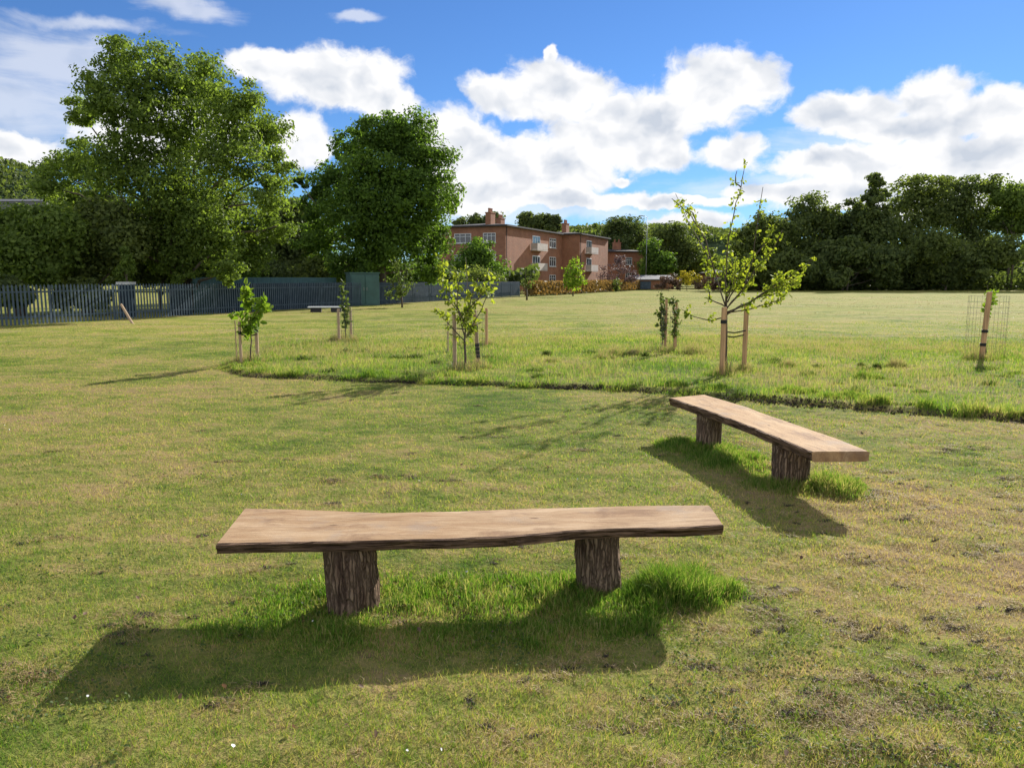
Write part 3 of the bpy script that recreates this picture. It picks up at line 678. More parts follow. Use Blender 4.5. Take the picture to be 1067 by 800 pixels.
tree('shaded tree filling the gap left of the dense round dark tree', 56, 300, [(295, 225, 24), (315, 245, 26), (285, 262, 26), (310, 278, 22), (330, 285, 18), (262, 275, 20)], None, 'leaf_deep', .26, 32000, G1, gap=.1)
tree('wide low tree at the far left edge of the picture', 34, 22, [(5, 240, 28), (35, 236, 25), (62, 240, 24), (20, 265, 28), (-35, 245, 32), (55, 262, 24), (-80, 240, 40), (45, 285, 15)], None, 'leaf_ash', .18, 46000, G1, trunk_r=.14, gap=.1, stems=2)
tree('dark rounded tree below the left side of the largest crown', 36, 95, [(85, 240, 26), (110, 232, 26), (75, 268, 24), (105, 262, 28), (130, 250, 24), (88, 285, 14)], None, 'leaf_olive', .18, 40000, G1, trunk_r=.14, gap=.1, stems=2)
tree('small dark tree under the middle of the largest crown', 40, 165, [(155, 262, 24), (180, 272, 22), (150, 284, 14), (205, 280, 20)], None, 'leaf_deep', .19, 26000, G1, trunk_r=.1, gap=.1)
tree('slim sunlit bush rising just above the fence on the left', 33.5, 131, [(130, 262, 6), (133, 274, 8), (129, 286, 9)], None, 'leaf_ash', .11, 2600, None, 'bush', 'bush', trunk_r=.03, gap=.2)
for i, (px, D, h_, lab) in enumerate(((6, 31.5, 292, 'low dark shrub behind the palisade at the far left edge'), (84, 34, 294, 'low dark shrub behind the palisade near the leaning post'), (245, 46, 268, 'dark bush behind the fence under the right side of the largest tree'), (280, 50, 276, 'low green bush behind the fence left of the dense dark tree'), (330, 52, 272, 'bush with paler leaves behind the blue boards near the dense dark tree'), (425, 62, 282, 'bush behind the fence just right of the green panel'), (455, 66, 284, 'bush behind the fence at the right foot of the dense dark tree'), (500, 80, 289, 'low bush at the foot of the flats where the fence ends'))):
    tree(lab, D, px, [(px, (h_ + 296 + (20 if px < 200 else 0)) / 2, 15), (px - 16, (h_ + 302 + (24 if px < 200 else 0)) / 2, 12), (px + 15, (h_ + 301 + (24 if px < 200 else 0)) / 2, 13)], None, ['leaf_deep', 'leaf_olive', 'leaf_dark'][i % 3], .2, 7000, 'bushes behind the blue fence', 'bush', 'bush', trunk_r=.05, gap=.1)
tree('round bright green bush tree in front of the left end of the flats', 88, 500, [(500, 262, 15), (490, 275, 16), (511, 276, 15), (500, 288, 17)], None, 'leaf_dark', .32, 11000, None, trunk_r=.12, gap=.05)

# behind and right of the flats
G2 = 'trees behind the flats'
for (D, px, lobes, mk, lab) in (
    (150, 505, [(495, 231, 9), (515, 230, 9), (480, 236, 9), (505, 238, 10)], 'leaf_deep', 'dark tree top showing over the left end of the flats roof'),
    (150, 553, [(548, 230, 9), (563, 231, 9), (556, 236, 9)], 'leaf_far', 'green tree top behind the chimneys of the flats'),
    (150, 578, [(576, 229, 7), (577, 236, 7)], 'leaf_deep', 'small dark conifer top behind the flats roof'),
    (160, 650, [(640, 236, 12), (655, 240, 15), (632, 246, 10), (665, 252, 13), (645, 255, 14)], 'leaf_deep', 'very dark tree standing over the low brick block'),
    (150, 698, [(690, 244, 12), (703, 243, 13), (712, 256, 13), (695, 262, 16), (720, 268, 14), (680, 275, 14), (705, 280, 16)], 'leaf_far', 'rounded green tree right of the low brick block'),
    (140, 683, [(680, 262, 12), (688, 274, 14), (678, 284, 12)], 'leaf_dark', 'smaller green tree pressed against the right end of the low brick block'),
    (150, 733, [(730, 276, 12), (740, 268, 9), (725, 284, 9)], 'leaf_olive', 'low tree between the rounded green tree and the tall sapling')):
    tree(lab, D, px, lobes, None, mk, .5, 2200 * len(lobes), G2, trunk_r=.25, gap=.08)
tree('purple-grey leaved tree in front of the low brick block', 118, 643, [(643, 276, 10), (636, 284, 10), (650, 284, 10), (658, 288, 8)], None, 'leaf_plum', .30, 2600, None, trunk_r=.08, gap=.25)
# right-hand tree line
G3 = 'tree line along the right side of the field'
for (D, px, lobes, mk, lab, tr) in (
    (122, 795, [(795, 238, 16), (780, 252, 17), (808, 250, 16), (790, 270, 20), (815, 274, 18), (772, 280, 14)], 'leaf_olive', 'green tree at the left end of the right tree line', .25),
    (126, 850, [(842, 222, 18), (860, 226, 18), (832, 242, 20), (855, 250, 26), (840, 274, 24), (872, 240, 18), (868, 274, 22)], 'leaf_far', 'broad dark tree second from the left in the right tree line', .3),
    (124, 893, [(888, 224, 14), (897, 236, 16), (888, 255, 18), (895, 277, 20)], 'leaf_deep', 'narrow very dark tree left of the spindly tall tree', .25),
    (120, 912, [(911, 188, 8), (907, 203, 10), (918, 207, 8), (913, 222, 14), (912, 245, 18), (915, 270, 18)], 'leaf_far', 'spindly tree with the thin crown rising highest in the right tree line', .22),
    (124, 955, [(945, 208, 16), (965, 202, 16), (940, 228, 20), (965, 225, 22), (950, 252, 24), (940, 276, 20), (970, 275, 20)], 'leaf_olive', 'tall olive green tree right of the spindly tree', .3),
    (126, 1010, [(1000, 202, 17), (1022, 199, 16), (990, 222, 22), (1015, 225, 22), (1000, 252, 24), (1028, 250, 20), (1005, 278, 20)], 'leaf_far', 'tall broad tree near the right edge of the picture', .3),
    (122, 1052, [(1045, 208, 15), (1062, 210, 16), (1040, 232, 13), (1065, 235, 15), (1072, 262, 10)], 'leaf_ash', 'lighter green tree with bare lower trunks at the right edge', .2),
    (126, 1110, [(1095, 210, 24), (1120, 215, 26), (1105, 245, 28), (1125, 270, 24)], 'leaf_far', 'tree just outside the right edge of the picture', .3),
    (117, 985, [(975, 262, 20), (1005, 268, 20), (985, 284, 14), (1020, 282, 14), (1040, 262, 16), (960, 286, 12)], 'leaf_olive', 'bushy spreading tree in front of the tall broad tree at the right', .12),
    (117, 880, [(860, 268, 18), (885, 262, 16), (910, 272, 18), (935, 268, 18), (875, 285, 13), (925, 286, 13), (845, 284, 13)], 'leaf_far', 'low wide tree in front of the spindly tall tree', .12),
    (117, 800, [(778, 278, 14), (800, 284, 13), (822, 276, 15), (770, 288, 9)], 'leaf_olive', 'low bushy tree at the left foot of the right tree line', .1),
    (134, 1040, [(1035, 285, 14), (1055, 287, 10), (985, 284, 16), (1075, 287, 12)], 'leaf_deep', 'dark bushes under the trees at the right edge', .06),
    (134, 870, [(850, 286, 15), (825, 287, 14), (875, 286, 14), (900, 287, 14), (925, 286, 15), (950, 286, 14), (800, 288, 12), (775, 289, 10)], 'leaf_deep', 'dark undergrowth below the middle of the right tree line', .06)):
    tree(lab, D, px, [(a_ + random.uniform(-3, 3), b_ + random.uniform(-5, 3), c_ * random.uniform(.95, 1.2)) for a_, b_, c_ in lobes], None, mk, .50, 2700 * len(lobes), G3, trunk_r=tr, gap=.05, clump=.25, stems=2 if tr > .1 else 1)
# a far mass of woodland closing the view, and hills
def woods(name, label, X0, X1, D, top, n, size, mkey, bot=296):
    px = rng.uniform(X0, X1, n); topy = top(px); fy = rng.random(n) ** .8
    py = topy + (bot - topy) * fy; dd = D * rng.uniform(.93, 1.08, n)
    b = (400 - py) / FPX; a = (px - 533.5) / FPX
    dy = math.cos(PITCH) + b * math.sin(PITCH); dz = -math.sin(PITCH) + b * math.cos(PITCH); t_ = dd / dy
    C = np.stack([a * t_, dd, EYE + dz * t_], -1)
    v, f = leaves(C, size, .8)
    return tag(fastmesh(name, v, f, M[mkey]), label, 'woodland', kind='stuff')
woods('far_woodland', 'dark far woodland closing the view behind the field', 640, 1300, 185, lambda p: 262 + 9 * vnoise(p, p * 0, .03, 3) + 6 * vnoise(p, p * 0, .11, 5), 16000, 1.3, 'leaf_deep')
woods('far_woodland', 'dark woodland behind the fence on the left', -330, 560, 100, lambda p: 268 + 12 * vnoise(p, p * 0, .03, 13) + 6 * vnoise(p, p * 0, .11, 15), 24000, .8, 'leaf_deep')
woods('tree_line_scrub', 'continuous dark scrub along the foot of the right tree line', 752, 1250, 128, lambda p: 274 + 8 * vnoise(p, p * 0, .05, 23) + 5 * vnoise(p, p * 0, .2, 25), 26000, .55, 'leaf_deep', 301.5)
# wooded hills
def hill(name, label, pts, D, depth_, mkey):
    pts = [at(x, y, D) for x, y in pts]; px_ = [p.x for p in pts]; pz_ = [p.z for p in pts]
    xs = np.linspace(px_[0], px_[-1], 90); zs = np.interp(xs, px_, pz_) ; rows = 16
    V_ = []
    for j in range(rows + 1):
        s = j / rows; prof = math.sin(s * math.pi)
        for k, xx in enumerate(xs): V_.append((xx, D - depth_ + 2 * depth_ * s, -2 + (zs[k] + 2) * prof * (1 + .05 * float(fbm(xx, s * 200, .02, 7)) - .03)))
    nxx = len(xs); ii = np.arange((rows + 1) * nxx).reshape(rows + 1, nxx)
    q_ = np.stack([ii[:-1, :-1], ii[:-1, 1:], ii[1:, 1:], ii[1:, :-1]], -1).reshape(-1, 4)
    return tag(fastmesh(name, V_, [q_], M[mkey], smooth=True), label, kind='structure')
def mk_hill():
    m, t, p = mat('wooded_hillside'); g = t.new('ShaderNodeNewGeometry')
    n = t.noise(g.outputs['Position'], .09, 5, .65); b = t.new('ShaderNodeTexVoronoi'); t.l.new(g.outputs['Position'], b.inputs['Vector']); b.inputs['Scale'].default_value = .14
    t.l.new(t.ramp(n, [(.35, (.035, .055, .03)), (.6, (.06, .085, .04)), (.75, (.11, .13, .055))]), p.inputs['Base Color']); p.inputs['Roughness'].default_value = 1; p.inputs['Specular IOR Level'].default_value = 0
    t.l.new(t.bump(b.outputs['Distance'], 1, -4), p.inputs['Normal']); return m
M['hill'] = mk_hill()
hill('hill', 'wooded hillside rising far off at the left', [(-420, 285), (-250, 215), (-80, 172), (5, 172), (35, 180), (70, 205), (130, 235), (260, 262), (420, 285)], 420, 110, 'hill')
hill('hill', 'low far wooded ridge behind the flats and trees', [(400, 288), (520, 250), (600, 240), (680, 238), (725, 238), (800, 252), (950, 262), (1300, 285)], 520, 110, 'hill')
def hill_trees(label, pts, D, n, size, seedk, mk='leaf_far'):
    """tree crowns over the hillside skyline"""
    P = [at(x, y, D) for x, y in pts]; xs = rng.uniform(P[0].x, P[-1].x, n); zt = np.interp(xs, [p.x for p in P], [p.z for p in P])
    yy = D + rng.uniform(-60, 12, n); s = (yy - (D - 110)) / 220; zz = -2 + (zt + 2) * np.sin(np.clip(s, 0, 1) * np.pi)
    C = np.stack([xs, yy, zz + 3 * rng.random(n) * (.5 + vnoise(xs, yy, .06, seedk))], -1)
    v, f = leaves(C, size, .8); return tag(fastmesh('hill_woodland', v, f, M[mk]), label, 'woodland', kind='stuff')
hill_trees('tree crowns covering the far left hillside', [(-420, 285), (-250, 215), (-80, 172), (5, 172), (35, 180), (70, 205), (130, 235), (260, 262), (420, 285)], 420, 30000, 1.7, 3, 'leaf_deep')
hill_trees('tree crowns along the low far ridge', [(400, 288), (520, 250), (600, 240), (680, 238), (725, 238), (800, 252), (950, 262), (1300, 285)], 520, 20000, 2.2, 5, 'leaf_deep')

# ------------------------------------------------------------------ blocks of flats
u2 = Vector((.40, .917, 0)); v2 = Vector((-.917, .40, 0))
def block(label, c0, L, Dp, H, name='brick_flats', u=u2, v=v2, roof_over=.45, storeys=3, front=(), left=(), bal=(), chim=(), bay=None):
    """c0: near corner; L along u (front), Dp along v (left side).  front/left: windows (offset, z centre, width, height)"""
    ang = math.atan2(u.y, u.x); root = empty(name, c0, label, 'building', 'brick blocks of flats', ang)
    # local axes: x = along u, y = along v
    mb = MB(); mb.box((L / 2, Dp / 2, H / 2 - .3), (L, Dp, H + .6)); wall = mb.build('wall', M['brick'], root)
    mb = MB(); mb.box((L / 2, Dp / 2, H + .11), (L + 2 * roof_over, Dp + 2 * roof_over, .2))
    # low pitched felt roof above the eaves board
    o = roof_over; a = [(-o, -o, H + .213), (L + o, -o, H + .213), (L + o, Dp + o, H + .213), (-o, Dp + o, H + .213), (Dp * .4, Dp / 2, H + .75), (L - Dp * .4, Dp / 2, H + .75)]
    mb.add(a, [(0, 1, 5, 4), (1, 2, 5), (2, 3, 4, 5), (3, 0, 4), (3, 2, 1, 0)]); rf = mb.build('roof', M['roofedge'], root)
    for (cx, cy, pots) in chim:
        mc = MB(); mc.box((cx, cy, H + 1.0), (1.5, .8, 1.9)); mc.box((cx, cy, H + 1.98), (1.62, .92, .12)); ch = mc.build('chimney', M['brick'], rf)
        for k in range(pots):
            mp = MB(); xx = cx - .45 + .9 * k / max(1, pots - 1); mp.tube([(xx, cy, H + 2.0), (xx, cy, H + 2.35), (xx, cy, H + 2.6)], [.15, .12, .14], 10); mp.build('chimney_pot', M['pot'], rf)
    def window(side, off, z, w_, h_, lights=3):
        fr_ = MB(); gl = MB()
        def bx(mb_, o_, zz, ww, hh, dep, proud):
            if side == 'front': mb_.box((o_, -proud + dep / 2 - dep, zz), (ww, dep, hh))
            else: mb_.box((-proud + dep / 2 - dep, o_, zz), (dep, ww, hh))
        t_ = .07
        bx(fr_, off, z + h_ / 2 - t_ / 2, w_, t_, .06, .004); bx(fr_, off, z - h_ / 2 + t_ / 2, w_, t_, .06, .004)
        for k in range(lights + 1):
            xx = off - w_ / 2 + t_ / 2 + (w_ - t_) * k / lights; bx(fr_, xx, z, t_, h_ - 2 * t_ - .004, .06, .004)
        bx(fr_, off, z + h_ * .18, w_ - .1, t_ * .7, .05, .006)
        win = fr_.build('window', M['white'], root); bx(gl, off, z, w_ - .1, h_ - .1, .012, .003); gl.build('pane', M['glass'], win)
        sl = MB(); bx(sl, off, z - h_ / 2 - .06, w_ + .2, .1, .12, .003); sl.build('sill', M['pale'], win)
    for (o_, z, w_, h_) in front: window('front', o_, z, w_, h_)
    for (o_, z, w_, h_) in left: window('left', o_, z, w_, h_)
    for (o_, z, w_) in bal:
        mb = MB(); mb.box((o_, -.55, z), (w_, 1.1, .16)); mb.box((o_, -1.06, z + .56), (w_, .07, .9)); mb.box((o_ - w_ / 2 + .04, -.54, z + .56), (.07, .96, .9)); mb.box((o_ + w_ / 2 - .04, -.54, z + .56), (.07, .96, .9))
        mb.build('balcony', M['render'], root)
        md = MB(); md.box((o_ + .1, -.03, z + 1.13), (w_ * .72, .05, 2.05)); dr = md.build('balcony_door', M['white'], root)
        mg = MB(); [mg.box((o_ + .1 + w_ * q_, -.062, z + 1.2), (w_ * .19, .012, 1.6)) for q_ in (-.23, 0, .23)]; mg.build('pane', M['glass'], dr)
    mb = MB(); mb.tube([(.25, -.08, .1), (.25, -.08, H - .1)], .05, 8); mb.build('drainpipe', M['roofedge'], root)
    return root
zs3 = (1.6, 4.4, 7.3)
cA = Vector((-.9, 105, 0))
block('tall three-storey brick block of flats nearest the dark tree', cA, 22.8, 10, 8.8,
      front=[(18.3, z, 2.8, 1.45) for z in zs3] + [(8.6, z, 1.5, 1.3) for z in zs3[:0]], left=[(2.4, 7.3, 1.9, 1.3), (6.5, 7.3, 2.6, 1.3), (2.4, 4.4, 1.9, 1.3), (6.5, 4.4, 2.6, 1.3)],
      bal=[(11.2, 3.0, 4.2), (11.2, 5.9, 4.2)], chim=[(1.6, 3.0, 4), (11.6, 6.0, 3)])
cB = cA + u2 * 22.8 - v2 * 3.0
block('three-storey brick block of flats stepping forward in the middle of the row', cB, 16, 9, 8.8,
      front=[(9.5, z, 1.6, 1.35) for z in zs3[:0]], left=[], bal=[(4.8, 3.0, 3.8), (4.8, 5.9, 3.8)], chim=[(2.6, 3.4, 4)])
uc = Vector((.97, .243, 0)); vc = Vector((-.243, .97, 0))
block('lower two-storey brick block at the right end of the row', at(630, 291, 150) * 1 + Vector((0, 0, -1.65)), 8.3, 8, 6.9, u=uc, v=vc, storeys=2,
      front=[(5.0, 5.2, 1.3, 1.4), (5.0, 2.2, 1.3, 1.4)], left=[], chim=[(3.6, 3.0, 2)])
hut = block('small brown building with a dark roof between the far bushes', Vector((at(735, 291, 138).x, 138, 0)), 4.2, 4, 2.6, name='small_house', u=Vector((1, 0, 0)), v=Vector((0, 1, 0)), roof_over=.3, storeys=1,
            front=[(2.1, 1.5, 1.0, .9)]); del hut['group']
# long pale-roofed garages right of the hedge
def lowroof(label, name, x0, x1, D, zt, zb, m1, m2):
    a = at(x0, 291, D).x; b = at(x1, 291, D).x; root = empty(name, ((a + b) / 2, D, 0), label, 'building')
    mb = MB(); mb.box((0, 2, zb / 2), (b - a, 4, zb)); mb.build('wall', m1, root)
    mb = MB(); mb.add([(-(b - a) / 2 - .3, -.3, zb + .003), ((b - a) / 2 + .3, -.3, zb + .003), ((b - a) / 2 + .3, 4.3, zb + .003), (-(b - a) / 2 - .3, 4.3, zb + .003),
                       (-(b - a) / 2 - .3, -.3, zb + .15), ((b - a) / 2 + .3, -.3, zb + .15), ((b - a) / 2 + .3, 4.3, zt), (-(b - a) / 2 - .3, 4.3, zt)],
                      [(3, 2, 1, 0), (4, 5, 6, 7), (0, 1, 5, 4), (1, 2, 6, 5), (2, 3, 7, 6), (3, 0, 4, 7)]); mb.build('roof', m2, root)
    md = MB(); md.box((-(b - a) * .2, -.03, zb * .45), (1.8, .05, zb * .85)); md.build('door', M['fence'], root)
    return root
lowroof('long low shed with a pale grey roof right of the hedge', 'shed', 660, 702, 128, 2.35, 1.5, M['brick'], M['slate'])
lowroof('far house with a long grey roof on the hillside at the left edge', 'far_house', -12, 55, 330, 35.8, 34.4, M['slate'], M['slate'])

# hedge: clipped, browned
def hedge(label, a, b, h_, w_, n, mkey, size, top=.06):
    d = (b - a); L = d.length; d.normalize(); nrm = Vector((-d.y, d.x, 0))
    s = rng.random(n) * L; t_ = rng.uniform(-.5, .5, n) * w_; z = rng.random(n) ** .8 * h_ * (1 + top * (vnoise(s, s * 0, .8, 3) - .5) * 2)
    C = np.stack([s * d.x + t_ * nrm.x, s * d.y + t_ * nrm.y, z], -1)
    v, f = leaves(C, size, .8); o = fastmesh('hedge', v, f, M[mkey]); o.location = a
    return tag(o, label, 'hedge')
hedge('clipped brownish hedge running along the front of the flats', gnd(551, 307.6), gnd(689, 299.9), 1.42, 1.3, 26000, 'leaf_hedge', .28)
for (px, py, D, r, mk, lab) in ((716, 289, 120, 9, 'leaf_yellow', 'yellow-leaved bush at the far edge of the field'), (697, 294, 118, 8, 'leaf_brown', 'brown bush left of the yellow-leaved bush'),
                                (738, 294, 120, 9, 'leaf_brown', 'brown bush right of the yellow-leaved bush'), (758, 293, 122, 8, 'leaf_olive', 'low olive bush behind the tall sapling')):
    tree(lab, D, px, [(px, py, r), (px - r, py + 3, r * .7), (px + r, py + 3, r * .7)], None, mk, .30, 1500, 'bushes along the far edge of the field', 'bush', 'bush', trunk_r=.05, gap=.05)
# street lamp
b = at(673, 291, 138); b.z = 0; rt = empty('street_lamp', b, 'slim grey lamp post beside the low brick block', 'street lamp')
mb = MB(); mb.tube([(0, 0, 0), (0, 0, 5), (0, 0, 12.6)], [.09, .07, .045], 10); mb.tube([(0, 0, 12.5), (-.4, 0, 12.8), (-.9, 0, 12.85)], .045, 8); mb.build('pole', M['metal_grey'], rt, smooth=True)
mb = MB(); mb.box((-1.2, 0, 12.83), (.7, .3, .14)); mb.build('lamp_head', M['metal_grey'], rt)

# ------------------------------------------------------------------ palisade fence
FP = [gnd(-150, 352), gnd(0, 340), gnd(400, 317.5), gnd(550, 307.5)]
FP[0] = FP[1] + (FP[1] - FP[2]).normalized() * 9
root = empty('palisade_fence', FP[1], 'blue-grey steel palisade fence along the left side of the field', 'fence')
bayL = 2.75
def along(s):
    for a, b in zip(FP[:-1], FP[1:]):
        L = (b - a).length
        if s <= L: return a + (b - a) * (s / L), (b - a).normalized()
        s -= L
    return FP[-1], (FP[-1] - FP[-2]).normalized()
totL = sum((b - a).length for a, b in zip(FP[:-1], FP[1:])); nb = int(totL / bayL)
HF = 1.47
for i in range(nb + 1):
    p, d = along(i * bayL); nrm = Vector((d.y, -d.x, 0)); z0 = float(hgt(p.x, p.y)); l = p - FP[1]
    mb = MB(); mb.box(l - nrm * .06 + Vector((0, 0, z0 + HF * .48)), (.09, .05, HF * .98), math.atan2(d.y, d.x)); mb.build('post', M['fence'], root)
    if i == nb: break
    mb = MB(); a_ = math.atan2(d.y, d.x); q_, d_ = along((i + .5) * bayL); l2 = q_ - FP[1]; a_ = math.atan2(d_.y, d_.x); nrm = Vector((d_.y, -d_.x, 0)); z0 = float(hgt(q_.x, q_.y))
    for zr in (.28, HF - .28): mb.box(l2 + Vector((0, 0, z0 + zr)) - nrm * .028, (bayL - .03, .03, .05), a_)
    for k in range(18):
        c, _ = along((i + (k + .5) / 18) * bayL); c = c - FP[1]; ww = .078
        bb = c + nrm * .0; zt = z0 + HF + random.uniform(-.008, .008); dd = d_ * (ww / 2); th = nrm * .009
        # W-profile pale with a pointed head
        pr = [(-1, 0), (-.45, 1), (0, .35), (.45, 1), (1, 0)]
        vs = []
        for zz in (z0 - .02, zt - .07): vs += [bb + dd * a1 + th * a2 + Vector((0, 0, zz)) for a1, a2 in pr]
        vs.append(bb + Vector((0, 0, zt)))
        mb.add(vs, [(j, j + 1, j + 6, j + 5) for j in range(4)] + [(5 + j, 6 + j, 10) for j in range(4)])
    mb.build('palisade_panel', M['fence'], root)
# navy boards behind the palisade
def boards(label, px0, px1, off, h_, mkey, name='board_fence'):
    fpx = lambda px: next((along(s)[0], along(s)[1]) for s in np.arange(0, totL, .1) if (along(s)[0].x / along(s)[0].y) >= (px - 533.5) / FPX * .991)
    a, d = fpx(px0); b, _ = fpx(px1); nrm = Vector((-d.y, d.x, 0)); a = a + nrm * off; b = b + nrm * off
    L = (b - a).length; ang = math.atan2((b - a).y, (b - a).x); r_ = empty(name, a, label, 'fence', None, ang)
    mb = MB(); n_ = int(L / .15)
    for k in range(n_): mb.box((L * (k + .5) / n_, random.uniform(0, .012), h_ / 2), (L / n_ - .006, .022, h_ + random.uniform(-.01, .01)))
    mb.build('board_panel', M[mkey], r_)
    for zr in (.3, h_ - .25): mb = MB(); mb.box((L / 2, .05, zr), (L, .06, .09)); mb.build('rail', M[mkey], r_)
    return r_
boards('long dark navy close-boarded fence behind the palisade', 232, 396, .35, 1.44, 'hoard')
boards('short dark navy board screen behind the see-through palisade', 183, 207, .5, 1.4, 'hoard')
boards('dark boards behind the far end of the palisade up to the hedge', 400, 546, .5, 1.42, 'hoard')
boards('taller dull green board fence showing above the navy boards', 226, 372, 1.6, 1.75, 'green_metal')
# green metal kiosk panel
p = gnd(378.5, 318.5); rt = empty('metal_cabinet', p, 'tall grey-green metal cabinet standing at the fence under the dark tree', 'cabinet', None, math.atan2(22, 10) - .6)
mb = MB(); mb.box((0, 0, 1.0), (1.9, .8, 2.0)); mb.build('body', M['green_metal'], rt)
mb = MB(); mb.box((0, 0, 2.04), (2.0, .9, .07)); mb.build('lid', M['green_metal'], rt)
for s_ in (-1, 1):
    mb = MB(); mb.box((s_ * .46, -.42, 1.0), (.86, .03, 1.8)); dr = mb.build('door', M['green_metal'], rt); mb = MB(); mb.box((s_ * .1, -.45, 1.05), (.03, .04, .2)); mb.build('handle', M['metal_grey'], dr)
# low pale-topped bench by the fence
p = gnd(340, 325.5); rt = empty('low_table', p, 'low table with a pale top in front of the navy boards', 'table', None, .1)
mb = MB(); mb.box((0, 0, .27), (1.75, .55, .05)); mb.build('table_top', M['white'], rt)
for s_ in (-1, 1):
    mb = MB(); mb.box((s_ * .5, 0, .12), (.5, .42, .248)); mb.build('leg', M['roofedge'], rt)
# leaning prop
p = gnd(139, 337.5); q_ = at(126, 317, p.y + .2); rt = MB().tube([(0, 0, -.05), tuple(q_ - p)], [.05, .045], 8).build('leaning_post', M['stake_grey'])
rt.location = p; tag(rt, 'short pale timber post leaning towards the palisade fence', 'post')
# pale box behind the fence
p = at(131, 291, 33); p.z = 0; rt = empty('storage_box', p, 'white-topped storage box just showing above the palisade', 'box')
mb = MB(); mb.box((0, 0, .7), (.5, .5, 1.4)); mb.build('body', M['hoard'], rt); mb = MB(); mb.box((0, 0, 1.48), (.58, .58, .12)); mb.build('lid', M['pale'], rt)
# mown grass patch seen through the palisade is the same ground

# ------------------------------------------------------------------ stakes, guards, saplings
def stake(px, pyb, pyt, r, label, key='stake', tie=None, lean=0):
    b = gnd(px, pyb); zt = at(px, pyt, b.y).z; root = empty('wooden_stake', b, label, 'stake', 'timber stakes beside the saplings')
    mb = MB(); mb.tube([(0, 0, -.1), (lean * .5, 0, zt * .5), (lean, 0, zt - .015), (lean, 0, zt)], [r, r, r, r * .8], 10); mb.build('post', M[key], root, smooth=False)
    for tz in (tie or []):
        mt = MB(); mt.tube([(lean * tz / zt, 0, tz - .03), (lean * tz / zt, 0, tz + .03)], r * 1.18, 12); mt.build('tie', M['rubber'], root)
    return root, b, zt
def guard(px, pyb, r, h_, label):
    b = gnd(px, pyb); mb = MB(); n = 14
    for k in range(n):
        a = 2 * math.pi * k / n; mb.tube([(r * math.cos(a), r * math.sin(a), 0), (r * math.cos(a), r * math.sin(a), h_)], .002, 4, cap=False)
    for j in range(12):
        z = .03 + (h_ - .04) * j / 11; mb.tube([(r * math.cos(2 * math.pi * k / 20), r * math.sin(2 * math.pi * k / 20), z) for k in range(21)], .0016, 4, cap=False)
    o = mb.build('wire_guard', M['wire']); o.location = b; return tag(o, label, 'tree guard', 'wire mesh guards around the saplings')
def sapling(label, px, pyb, branches, leafkey, lsize, nleaf, r0=.02, top=None, trunk=None, spread=.09, cat='sapling', skew=1.0, bare=0, group='staked saplings in the unmown strip', name='sapling', aspect=.6, dz=0, thin_above=99):
    """trunk: pixel polyline; branches: pixel polylines starting on the trunk, with small depth offsets"""
    b = gnd(px, pyb); root = empty(name, b, label, cat, group); D = b.y
    mb = MB(); L = []
    tp_ = [at(x, y, D) - b for x, y in trunk]; n_ = len(tp_)
    mb.tube([Vector((0, 0, -.05))] + tp_, [r0 * 1.2] + [r0 * (1 - .6 * i / n_) for i in range(n_)], 8)
    for br in branches:
        dep = random.uniform(-1, 1) * .45 * (math.hypot(br[-1][0] - br[0][0], br[-1][1] - br[0][1]) * D / FPX)
        pts = [at(x, y, D + dep * i / max(1, len(br) - 1)) - b for i, (x, y) in enumerate(br)]
        fine = []
        for a_, c_ in zip(pts[:-1], pts[1:]):
            for k in range(3): fine.append(a_.lerp(c_, k / 3) + Vector((random.gauss(0, .006), random.gauss(0, .006), random.gauss(0, .006))) * (1 if fine else 0))
        fine.append(pts[-1]); m_ = len(fine)
        mb.tube(fine, [r0 * .5 * (1 - .8 * i / m_) + .0015 for i in range(m_)], 6)
        L.append(fine)
    mb.build('trunk', M['twig'], root, smooth=True)
    C = []
    tot = sum(sum((a_ - c_).length for a_, c_ in zip(f[:-1], f[1:])) for f in L)
    for f in L:
        ln = sum((a_ - c_).length for a_, c_ in zip(f[:-1], f[1:])); k = int(nleaf * ln / tot * (.38 if f[-1].z > thin_above else 1)); m_ = len(f)
        # short side shoots give the leaves their clusters
        nsh = max(2, int(k / 7))
        for _ in range(nsh):
            s = (bare + (1 - bare) * random.random() ** skew) * (m_ - 1); i = min(int(s), m_ - 2); p = f[i].lerp(f[i + 1], s - i)
            dr = Vector((random.gauss(0, 1), random.gauss(0, 1), random.gauss(.3, .8))).normalized() * spread * random.uniform(.3, 1.2)
            for j in range(7): C.append(p + dr * random.uniform(.1, 1.1) + Vector((random.gauss(0, 1), random.gauss(0, 1), random.gauss(0, 1))) * spread * .22)
    v, f = leaves(np.array([tuple(c) for c in C]), lsize, aspect, True, .35)
    fastmesh('leaves', v, f, M[leafkey], root)
    return root
